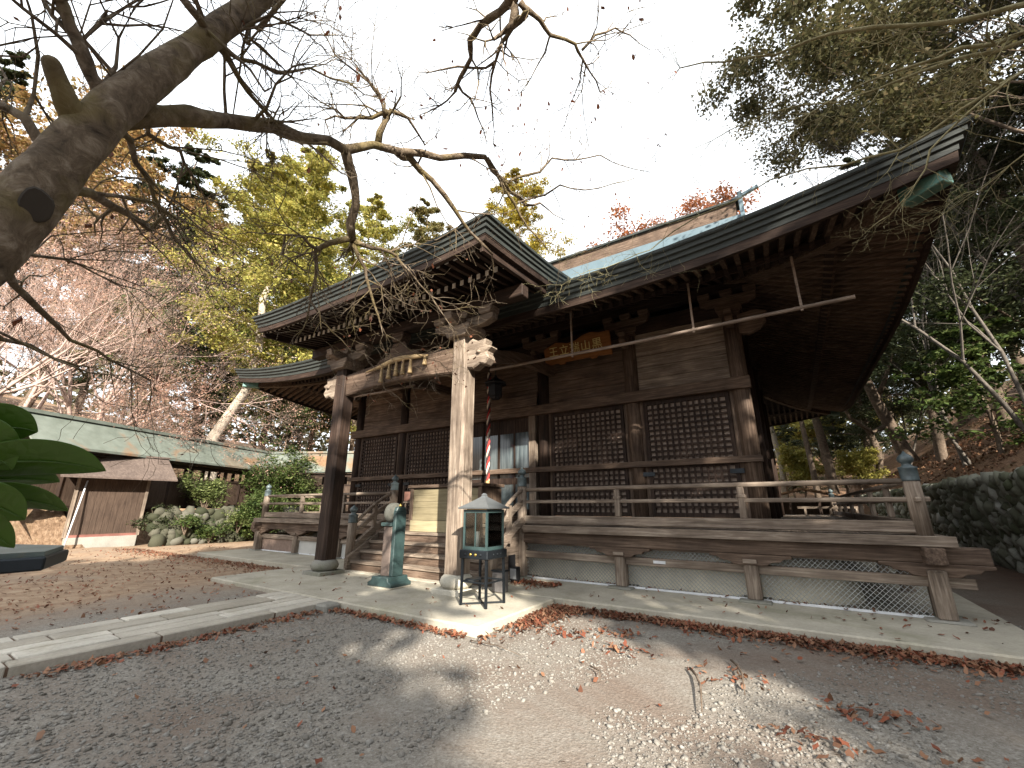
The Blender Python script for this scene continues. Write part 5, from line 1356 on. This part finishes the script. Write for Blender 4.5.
q = s.build("trunk", M_bark_brown); q.parent = ln
C = np.array([np.array(tl[5])+rng.normal(0,1.3,3) for _ in range(26)]) - np.array(b0)
V_, F_q = leaf_quads(clumps(C, np.full(26,.9), 160, .4), .26*rng.uniform(.6,1.3,26*160), .5, .5); npmesh("crown", V_, F_q, L_green, ln)
# trunks seen under the rear eave
G7 = "trunks glimpsed under the rear eave"
for k, (px_, ds, r_, lb, mt) in enumerate(((809,34,.17,"black straight trunk under the rear eave beside the veranda",M_bark_brown),(824,37,.3,"thick brown trunk right of the black one under the rear eave",M_bark_brown),(776,40,.22,"pale trunk glimpsed beside the hall corner pillar",M_bark_pale),(864,46,.22,"slim trunk rising just right of the hall eave",M_bark_brown))):
    p = hr(px_, ds); t = thing("background_tree", p, lb, "tree", G7); s = MB(); s.tube([(0,0,-.3),(.1*k,.05,3.5),(-.15,.1*k,8),(.2,0,13)], [r_*1.2,r_,r_*.8,r_*.3], 9); q = s.build("trunk", mt); q.parent = t
    C = np.stack([rng.normal(0,2.0,22), rng.normal(0,2.0,22), rng.uniform(7,14,22)],-1)
    V_, F_q = leaf_quads(clumps(C, np.full(22,1.0), 130, .4), .3*rng.uniform(.6,1.3,22*130), .5, .5); npmesh("crown", V_, F_q, L_green if k != 2 else L_mid, t)
# far wood closing the view
n = 52000; th = rng.uniform(RAD(30), RAD(215), n); rr = rng.uniform(85, 125, n)
hgt = 12 + 12*vnoise(th*14, rr*.05, 1.0, 9) 
hgt = np.where((th > RAD(98)) & (th < RAD(122)), hgt*.75, hgt)
C = np.stack([CAM[0]+rr*np.cos(th), CAM[1]+rr*np.sin(th), 3 + hgt*rng.random(n)**.8 + (rr-85)*.1], -1)
V_, F_q = leaf_quads(C, rng.uniform(.7,1.6,n), .6, .3); tag(npmesh("far_wood", V_, F_q, L_olive), kind="stuff")

# ================================================================== CLUTTER BEHIND THE VERANDA
hx, hy = gp(800, 31)
sb = thing("tool_shelter", (hx, hy, 0), "low open shelter with brown leaf covered roof behind the right veranda", "shelter")
M_brownroof = M_shedroof
s = MB(); s.prism([(-2.4,1.9),(0,2.55),(2.4,2.0),(2.4,2.08),(0,2.65),(-2.4,1.98)], (hx,hy-1,0), (1,0,0), (0,0,1), (0,2.2,0)); s.build("roof", M_hill, sb)
for dx_ in (-2.1,-.7,.7,2.1):
    for dy_ in (-.8,1.0):
        s = MB(); s.box(hx+dx_-.07,hx+dx_+.07,hy+dy_-.07,hy+dy_+.07,-.05,2.02); s.build("post", W['dark_z'], sb)
s = MB(); s.box(hx-2.1,hx+2.1,hy+1.08,hy+1.12,0,1.9); s.build("back_wall", M_shedwood, sb)
def trestle(px_, ds, label):
    x_, y_ = gp(px_, ds); t = thing("wooden_trestle", (x_,y_,0), label, "trestle", "trestles behind the veranda")
    for sx in (-.5,.5):
        for q in (-.35,.35):
            s = MB(); s.beam((x_+sx, y_+q, 0), (x_+sx*.92, y_+q*.15, 1.5), .08, .06); s.build("leg", W['grey_z'], t)
        s = MB(); s.beam((x_+sx, y_-.24, .5), (x_+sx, y_+.24, .5), .06, .06); s.build("brace", W['grey_y'], t)
    s = MB(); s.box(x_-.75,x_+.75,y_-.06,y_+.06,1.5,1.6); s.build("top_bar", W['grey_x'], t)
trestle(812, 24, "weathered wooden trestle seen through the railing left of its neighbour")
trestle(838, 26, "weathered wooden trestle seen through the railing nearer the corner newel")

# ================================================================== THE GREAT TREE IN FRONT
gt = thing("great_tree", (4.95, -.55, 0), "old lichened tree leaning across the upper left with broken stub and long bare limbs", "tree")
def build_at(mb, name, mat, parent): return mb.build(name, mat, parent)
P = lambda x_, y_, d_: Vector(at(x_, y_, d_))
tk = MB()
tp = [Vector((4.95,-.55,-.1)), Vector((5.0,-.42,.5)), Vector((5.08,-.25,1.1)), P(-75,315,1.98), P(-35,268,2.04), P(5,226,2.1), P(52,170,2.2), P(100,119,2.34), P(142,86,2.5), P(180,57,2.7), P(220,27,2.95), P(262,-1,3.25), P(330,-45,3.6), P(430,-140,4.0)]
tk.tube(tp, [.19,.15,.12,.093,.086,.08,.075,.072,.066,.06,.057,.055,.053,.05], 20)
trunk = tk.build("trunk", M_bark, gt)
# lumps on the bark: displace the trunk gently
dm = trunk.modifiers.new("sub", 'SUBSURF'); dm.levels = 2; dm.render_levels = 2
tx = bpy.data.textures.new("bark_lumps", 'CLOUDS'); tx.noise_scale = .16; tx.noise_depth = 4
dp = trunk.modifiers.new("lumps", 'DISPLACE'); dp.texture = tx; dp.strength = .03; dp.mid_level = .5; dp.texture_coords = 'LOCAL'
s = MB(); s.tube([P(84,132,2.3), P(72,112,2.3), P(63,92,2.3), P(55,72,2.3), P(48,54,2.3)], [.055,.042,.034,.028,.024], 14); st_ = s.build("broken_stub", M_bark, gt)
st_.modifiers.new("sub", 'SUBSURF').render_levels = 2; dp = st_.modifiers.new("lumps", 'DISPLACE'); dp.texture = tx; dp.strength = .025; dp.texture_coords = 'LOCAL'
# dark scar facing the viewer
sc_c = P(36,206,2.05); s = MB(); nrm = (Vector(CAM)-sc_c).normalized(); ax1 = Vector((0,0,1)) - nrm*nrm.z; ax1.normalize(); ax2 = nrm.cross(ax1)
ring_ = [(math.cos(a)*.055*(1+.1*math.sin(3*a)), math.sin(a)*.042*(1+.1*math.cos(2*a))) for a in np.linspace(0,6.283,17)[:-1]]
s.prism(ring_, sc_c - nrm*.06, ax1, ax2, nrm*.070); s.build("scar", plain('dark_scar',(.036,.029,.022),.9), gt, bevel=.005)
limbs = []; leafpos = []
random.seed(77)
def traced(pts, r0, r1, name="limb", mat=M_bark, twigs=0, tl=.5, sides=9, sub=None, droop=0., leafp=.07):
    """a limb along surveyed points, jittered finely, with random side twigs"""
    q = [P(*p_) for p_ in pts]; fine = []
    for i in range(len(q)-1):
        for t in (0,.5): 
            v = q[i].lerp(q[i+1], t)
            if t: v += Vector((random.gauss(0,1),random.gauss(0,1),random.gauss(0,1)))*(q[i+1]-q[i]).length*.045
            fine.append(v)
    fine.append(q[-1]); m_ = len(fine); rads = [r0+(r1-r0)*(i/(m_-1))**.8 for i in range(m_)]
    rads = [r_*random.uniform(.9,1.14) for r_ in rads]
    mb = MB(); mb.tube(fine, rads, sides)
    for k in range(twigs):
        i = random.randrange(max(1,m_//5), m_); v = fine[i]; d = (fine[min(i+1,m_-1)]-fine[i-1]).normalized()
        twig(mb, v, d, tl*random.uniform(.5,1.2), max(.0022, min(rads[i]*.55, .009)), 2, droop, leafp)
    for i in (m_-1,): twig(mb, fine[-1], (fine[-1]-fine[-2]).normalized(), tl*.8, max(.002, rads[-1]*.8), 2, droop, leafp)
    o_ = mb.build(name, mat, gt if sub is None else sub); return o_
def twig(mb, p, d, L, r, lev, droop=0., leafp=.07):
    ax = d.cross(Vector((random.gauss(0,1),random.gauss(0,1),random.gauss(0,1)))).normalized()
    a = random.uniform(.5,1.15); d = (d*math.cos(a)+ax*math.sin(a)).normalized()
    seg = 4; pts = [p.copy()]; rads = [r]
    for i in range(seg):
        d = (d + Vector((random.gauss(0,.27),random.gauss(0,.27),random.gauss(0,.27)-droop))).normalized()
        p = p + d*L/seg; pts.append(p.copy()); rads.append(max(.0011, r*(1-.7*(i+1)/seg)))
    mb.tube(pts, rads, 4, caps=False)
    if lev > 0:
        for k in range(random.choice((2,3,3))):
            i = random.randint(1, seg); twig(mb, pts[i], d if i == seg else (pts[i]-pts[i-1]).normalized(), L*random.uniform(.45,.72), rads[i]*.8, lev-1, droop, leafp)
    elif random.random() < leafp: leafpos.append(pts[-1].copy())
# the long limb to the right and its boughs
traced([(120,118,2.52),(165,116,2.6),(205,119,2.75),(250,124,2.95),(300,138,3.2),(345,150,3.45),(400,152,3.8),(440,158,4.05),(485,157,4.35),(492,170,4.4),(510,192,4.5),(525,205,4.6),(540,203,4.7)], .049, .012, twigs=9, tl=.5)
traced([(487,158,4.35),(505,190,4.4),(520,215,4.45),(535,235,4.45),(548,250,4.5)], .02, .005, twigs=5, tl=.5)
traced([(398,152,3.79),(410,158,3.9),(432,180,3.95),(455,210,4.0),(470,232,4.05),(492,254,4.1)], .034, .010, twigs=3, tl=.5)
traced([(500,186,4.45),(518,177,4.5),(540,172,4.6),(552,158,4.7),(575,160,4.8),(600,155,4.9),(620,165,5.0),(650,172,5.1)], .016, .003, twigs=7, tl=.6)
traced([(518,203,4.5),(545,195,4.6),(560,185,4.7),(585,190,4.8),(612,184,4.9),(640,176,5.0)], .012, .003, twigs=6, tl=.6)
# hanging bough
traced([(345,150,3.45),(352,175,3.5),(356,205,3.52),(352,240,3.55)], .037, .030, twigs=1, tl=.3)
traced([(353,238,3.55),(330,243,3.55),(315,252,3.56),(316,275,3.56),(312,290,3.56),(307,320,3.57)], .024, .006, twigs=10, tl=.42, droop=.05)
traced([(318,250,3.56),(303,237,3.55),(285,235,3.55),(283,255,3.55),(293,262,3.55)], .014, .006, twigs=5, tl=.4)
traced([(353,241,3.55),(372,248,3.6),(390,252,3.65),(400,262,3.7),(410,280,3.72)], .022, .006, twigs=7, tl=.45, droop=.05)
traced([(353,243,3.55),(365,268,3.6),(370,290,3.6),(378,315,3.6),(386,335,3.6)], .018, .005, twigs=9, tl=.42, droop=.04, leafp=.2)
traced([(395,256,3.68),(420,285,3.75),(440,310,3.8),(455,330,3.82)], .010, .003, twigs=8, tl=.4, droop=.03, leafp=.2)
traced([(310,300,3.57),(330,330,3.6),(350,350,3.6),(380,365,3.62)], .008, .002, twigs=10, tl=.38, leafp=.25)
traced([(386,335,3.6),(410,350,3.65),(440,362,3.7)], .006, .002, twigs=7, tl=.36, leafp=.25)
# cluster coming down from the top centre
traced([(430,-140,4.0),(470,-80,4.0),(508,-20,4.05),(512,3,4.1)], .11, .045, twigs=0)
traced([(512,2,4.1),(500,12,4.1),(480,26,4.12),(470,40,4.14),(471,58,4.15),(460,78,4.17),(455,92,4.18)], .034, .012, twigs=5, tl=.5)
traced([(458,85,4.18),(470,98,4.2),(478,118,4.22),(486,140,4.25)], .012, .004, twigs=7, tl=.5, leafp=.22)
traced([(520,2,4.1),(526,15,4.12),(512,28,4.13),(502,42,4.14),(496,60,4.16),(490,90,4.18),(493,120,4.2)], .026, .006, twigs=10, tl=.5, leafp=.22)
traced([(495,62,4.16),(475,68,4.16),(440,70,4.2),(420,72,4.22)], .012, .004, twigs=5, tl=.45)
traced([(525,8,4.1),(540,20,4.15),(550,35,4.2),(575,44,4.3),(582,58,4.35),(590,72,4.4),(600,92,4.5)], .022, .005, twigs=9, tl=.6, leafp=.22)
traced([(582,50,4.35),(595,35,4.4),(615,28,4.5),(630,35,4.6),(650,50,4.7)], .012, .003, twigs=11, tl=.6)
traced([(583,58,4.35),(580,80,4.4),(570,105,4.4),(565,125,4.4)], .008, .002, twigs=12, tl=.6, leafp=.22)
# boughs above the long limb and lower left
traced([(378,145,3.65),(385,122,3.7),(390,110,3.72),(408,118,3.8),(425,145,3.9)], .026, .006, twigs=8, tl=.55)
traced([(388,112,3.72),(372,118,3.7),(345,118,3.6),(325,120,3.55)], .02, .005, twigs=9, tl=.6)
traced([(385,118,3.7),(380,95,3.7),(360,75,3.7),(335,55,3.7),(320,25,3.7)], .012, .003, twigs=15, tl=.7)
traced([(204,40,2.85),(225,50,2.95),(255,62,3.0),(290,72,3.2),(330,78,3.4),(365,95,3.6)], .016, .004, twigs=9, tl=.6)
traced([(204,39,2.85),(218,42,2.9),(240,80,2.95),(262,108,3.05),(272,118,3.1)], .018, .008, twigs=5, tl=.4)
traced([(222,26,2.96),(240,30,2.98),(270,15,3.1),(310,35,3.3),(340,35,3.5)], .012, .003, twigs=13, tl=.6)
traced([(112,108,2.38),(100,90,2.42),(85,60,2.45),(70,25,2.5),(55,-10,2.55)], .028, .018, twigs=4, tl=.5)
traced([(125,100,2.44),(115,75,2.5),(80,35,2.55),(40,-5,2.6)], .009, .004, twigs=8, tl=.6)
traced([(210,36,2.88),(200,20,2.8),(180,-5,2.85),(170,-20,2.9)], .02, .012, twigs=3, tl=.5)
traced([(62,160,2.22),(55,165,2.3),(25,118,2.4),(0,105,2.5),(-30,95,2.6)], .02, .012, twigs=7, tl=.5)
traced([(50,172,2.2),(72,190,2.36),(105,202,2.5),(125,212,2.6),(150,230,2.75)], .024, .012, twigs=4, tl=.5)
traced([(110,112,2.38),(130,140,2.55),(150,180,2.7),(160,210,2.8),(175,240,2.9),(195,262,3.0)], .017, .004, twigs=9, tl=.55)
traced([(150,117,2.56),(148,134,2.6),(180,150,2.7),(192,175,2.8),(205,198,2.9),(230,205,3.0)], .011, .003, twigs=9, tl=.55)
traced([(-12,246,2.07),(14,285,2.2),(40,310,2.4),(70,340,2.6),(110,360,2.8),(150,380,3.0)], .015, .004, twigs=7, tl=.5)
traced([(-48,284,2.0),(-15,325,2.2),(30,345,2.4),(75,365,2.6),(85,390,2.8)], .012, .003, twigs=6, tl=.5)
traced([(4,228,2.1),(30,255,2.25),(80,265,2.5),(120,285,2.7),(160,300,3.0)], .008, .002, twigs=6, tl=.5)
traced([(240,14,3.1),(258,30,3.05),(285,-2,3.1)], .02, .01, twigs=4, tl=.6)
# curled leaves still on the twigs
lp = np.array([tuple(v) for v in leafpos]); off = WORLD[gt.name]
n = len(lp); Cq = lp - np.array([0,0,.004])
o_ = leaves_flat("dry_leaves", Cq[:,0], Cq[:,1], Cq[:,2], rng.uniform(.022,.042,n), L_dry, 1.2)
o_.data.transform(Matrix.Translation(-off)); o_.parent = gt

# ---- pale yellow branches entering from the right
yb_ = thing("roadside_tree", (14.5, 6.0, 0), "slender tree beyond the right edge whose yellowish bare branches cross the roof corner", "tree")
leafpos = []
def ytr(pts, r0, r1, twigs, tl=.5): return traced(pts, r0, r1, "branch", M_bark_yellow, twigs, tl, 7, yb_, .0, 0.)
s = MB(); s.tube([(14.5,6,-.2),(14.3,5.9,2.5),(13.6,5.7,5),tuple(P(1130,10,7.0))], [.16,.14,.11,.05], 12); s.build("trunk", M_bark_brown, yb_)
ytr([(1130,-5,6.8),(1040,2,6.6),(985,15,6.4),(920,25,6.2),(830,34,6.0),(775,55,5.8),(725,62,5.7),(680,68,5.6)], .032, .006, 9, .6)
ytr([(1130,10,6.8),(1024,32,6.4),(960,48,6.2),(900,70,6.0),(840,95,5.9),(780,125,5.8)], .026, .005, 12, .8)
ytr([(1130,20,6.8),(1040,35,6.4),(960,58,6.3),(880,88,6.2),(800,105,6.1),(730,130,6.0),(690,150,5.9)], .022, .003, 12, .8)
ytr([(1130,10,6.8),(1060,45,6.2),(1000,85,6.0),(960,110,5.9),(900,150,5.8),(845,165,5.7),(770,180,5.6),(700,215,5.5),(640,225,5.4)], .022, .003, 14, .6)
ytr([(1060,45,6.2),(1010,80,5.9),(960,120,5.7),(930,150,5.6),(915,185,5.5),(890,215,5.5),(868,230,5.5)], .014, .003, 12, .35)
ytr([(1010,30,6.4),(980,62,6.3),(968,78,6.2),(985,85,6.2)], .008, .003, 6, .4)
ytr([(1130,40,6.8),(1060,120,6.5),(1010,165,6.4),(980,190,6.4)], .012, .003, 10, .8)
# ---- twigs of another bough in front of the valley of the roofs
vt = [(600,250,5.2),(585,262,5.1),(570,275,5.05),(560,290,5.0)]
ytr([(700,215,5.5),(650,250,5.3),(620,262,5.2),(590,270,5.1),(562,285,5.0)], .007, .002, 10, .35)

# ---- big leaves close by at the left edge
bl = thing("broadleaf_shrub", (6.35, .02, 0), "broad glossy green leaves of a shrub close by at the left edge", "shrub")
bc = Vector(at(-70, 470, .8)); s = MB(); s.tube([(6.35-.25,.02-.15,0), bc-Vector((0,0,.7)), bc], [.016,.012,.008], 8); s.build("stem", M_bark_twig, bl)
def bigleaf(pts, w, roll):
    """a leaf along three surveyed points"""
    q = [P(*p_) for p_ in pts]; n_ = 9; ctr = []
    for i in range(n_):
        t = i/(n_-1); ctr.append(q[0]*(1-t)**2 + q[1]*2*t*(1-t) + q[2]*t*t)
    view = (Vector(CAM)-q[1]).normalized(); up = Vector((0,0,1)); rows = []
    for i in range(n_):
        t = i/(n_-1); d = (ctr[min(i+1,n_-1)]-ctr[max(i-1,0)]).normalized()
        sd_ = d.cross(up).normalized(); nm = sd_.cross(d); side = (sd_*math.cos(roll)+nm*math.sin(roll)); hh = side.cross(d)
        ww = w*(math.sin(math.pi*min(1,t*.97+.03))**.75)*(1-.15*t) + .0008
        ripple = .05*w*math.sin(t*9)
        rows.append([ctr[i]+side*ww*k + hh*(abs(k)*ww*.22 + ripple*k) for k in (-1,-.5,0,.5,1)])
    m_ = MB(); m_.grid([[tuple(v) for v in r_] for r_ in rows], smooth=True); o = m_.build("leaf", L_big, bl); so = o.modifiers.new("thick", 'SOLIDIFY'); so.thickness = .0012; o.modifiers.new("sub",'SUBSURF').render_levels = 2
    m_ = MB(); m_.tube(ctr, [.0022*(1-.8*i/n_) for i in range(n_)], 5); m_.tube([bc, (bc+q[0])/2+Vector((0,0,.01)), q[0]], .0025, 5); m_.build("leaf_stalk", L_big, bl)
bigleaf([(-45,440,.8),(0,420,.8),(38,432,.8)], .035, .9)
bigleaf([(-40,470,.78),(35,452,.78),(106,471,.80)], .034, .75)
bigleaf([(-40,485,.82),(10,475,.82),(60,482,.84)], .03, .5)
bigleaf([(-45,505,.8),(10,490,.8),(68,511,.8)], .028, .6)
bigleaf([(-60,430,.78),(-20,440,.78),(12,470,.78)], .035, 1.0)
bigleaf([(-45,500,.76),(-10,500,.76),(25,520,.76)], .03, .8)
bigleaf([(-55,520,.78),(-25,520,.78),(14,548,.78)], .026, .8)

# ================================================================== TREES BEHIND THE VIEWER (unseen, placed and sized to shape the yard's shade)
G9 = "unseen evergreens placed to shade the yard"
def su(s_, u_): return (.72*s_+.69*u_, -.694*s_+.72*u_, 0)
sh_src = make_tree("shade_tree", su(20, -.1), "unseen dense evergreen behind the viewer, placed to shade the yard", "tree", G9, 'broad', 19, 4.4, M_bark_brown, L_green, n=16000, ls=.6, r0=.35, seed=61, dens=4)
sh_open = make_tree("shade_tree", su(18, 11.2), "unseen dense evergreen behind the viewer, placed to shade the yard", "tree", G9, 'broad', 19, 4.4, M_bark_brown, L_green, n=6500, ls=.45, r0=.3, seed=64, dens=1.4, cl=.85)
for src, s_, u_, k in ((sh_src,23,-3.6,1.0),(sh_src,26,.5,1.08),(sh_open,21,16.2,1.05),(sh_open,25,14.0,.95),(sh_src,27,20.0,1.1),(sh_open,19,19.5,1.0),(sh_open,24,9.0,.66),(sh_open,25,12.0,.62),(sh_src,30,-8.5,.75)):
    c = place_copy(src, su(s_, u_), "unseen dense evergreen behind the viewer, placed to shade the yard", k, s_*1.1)
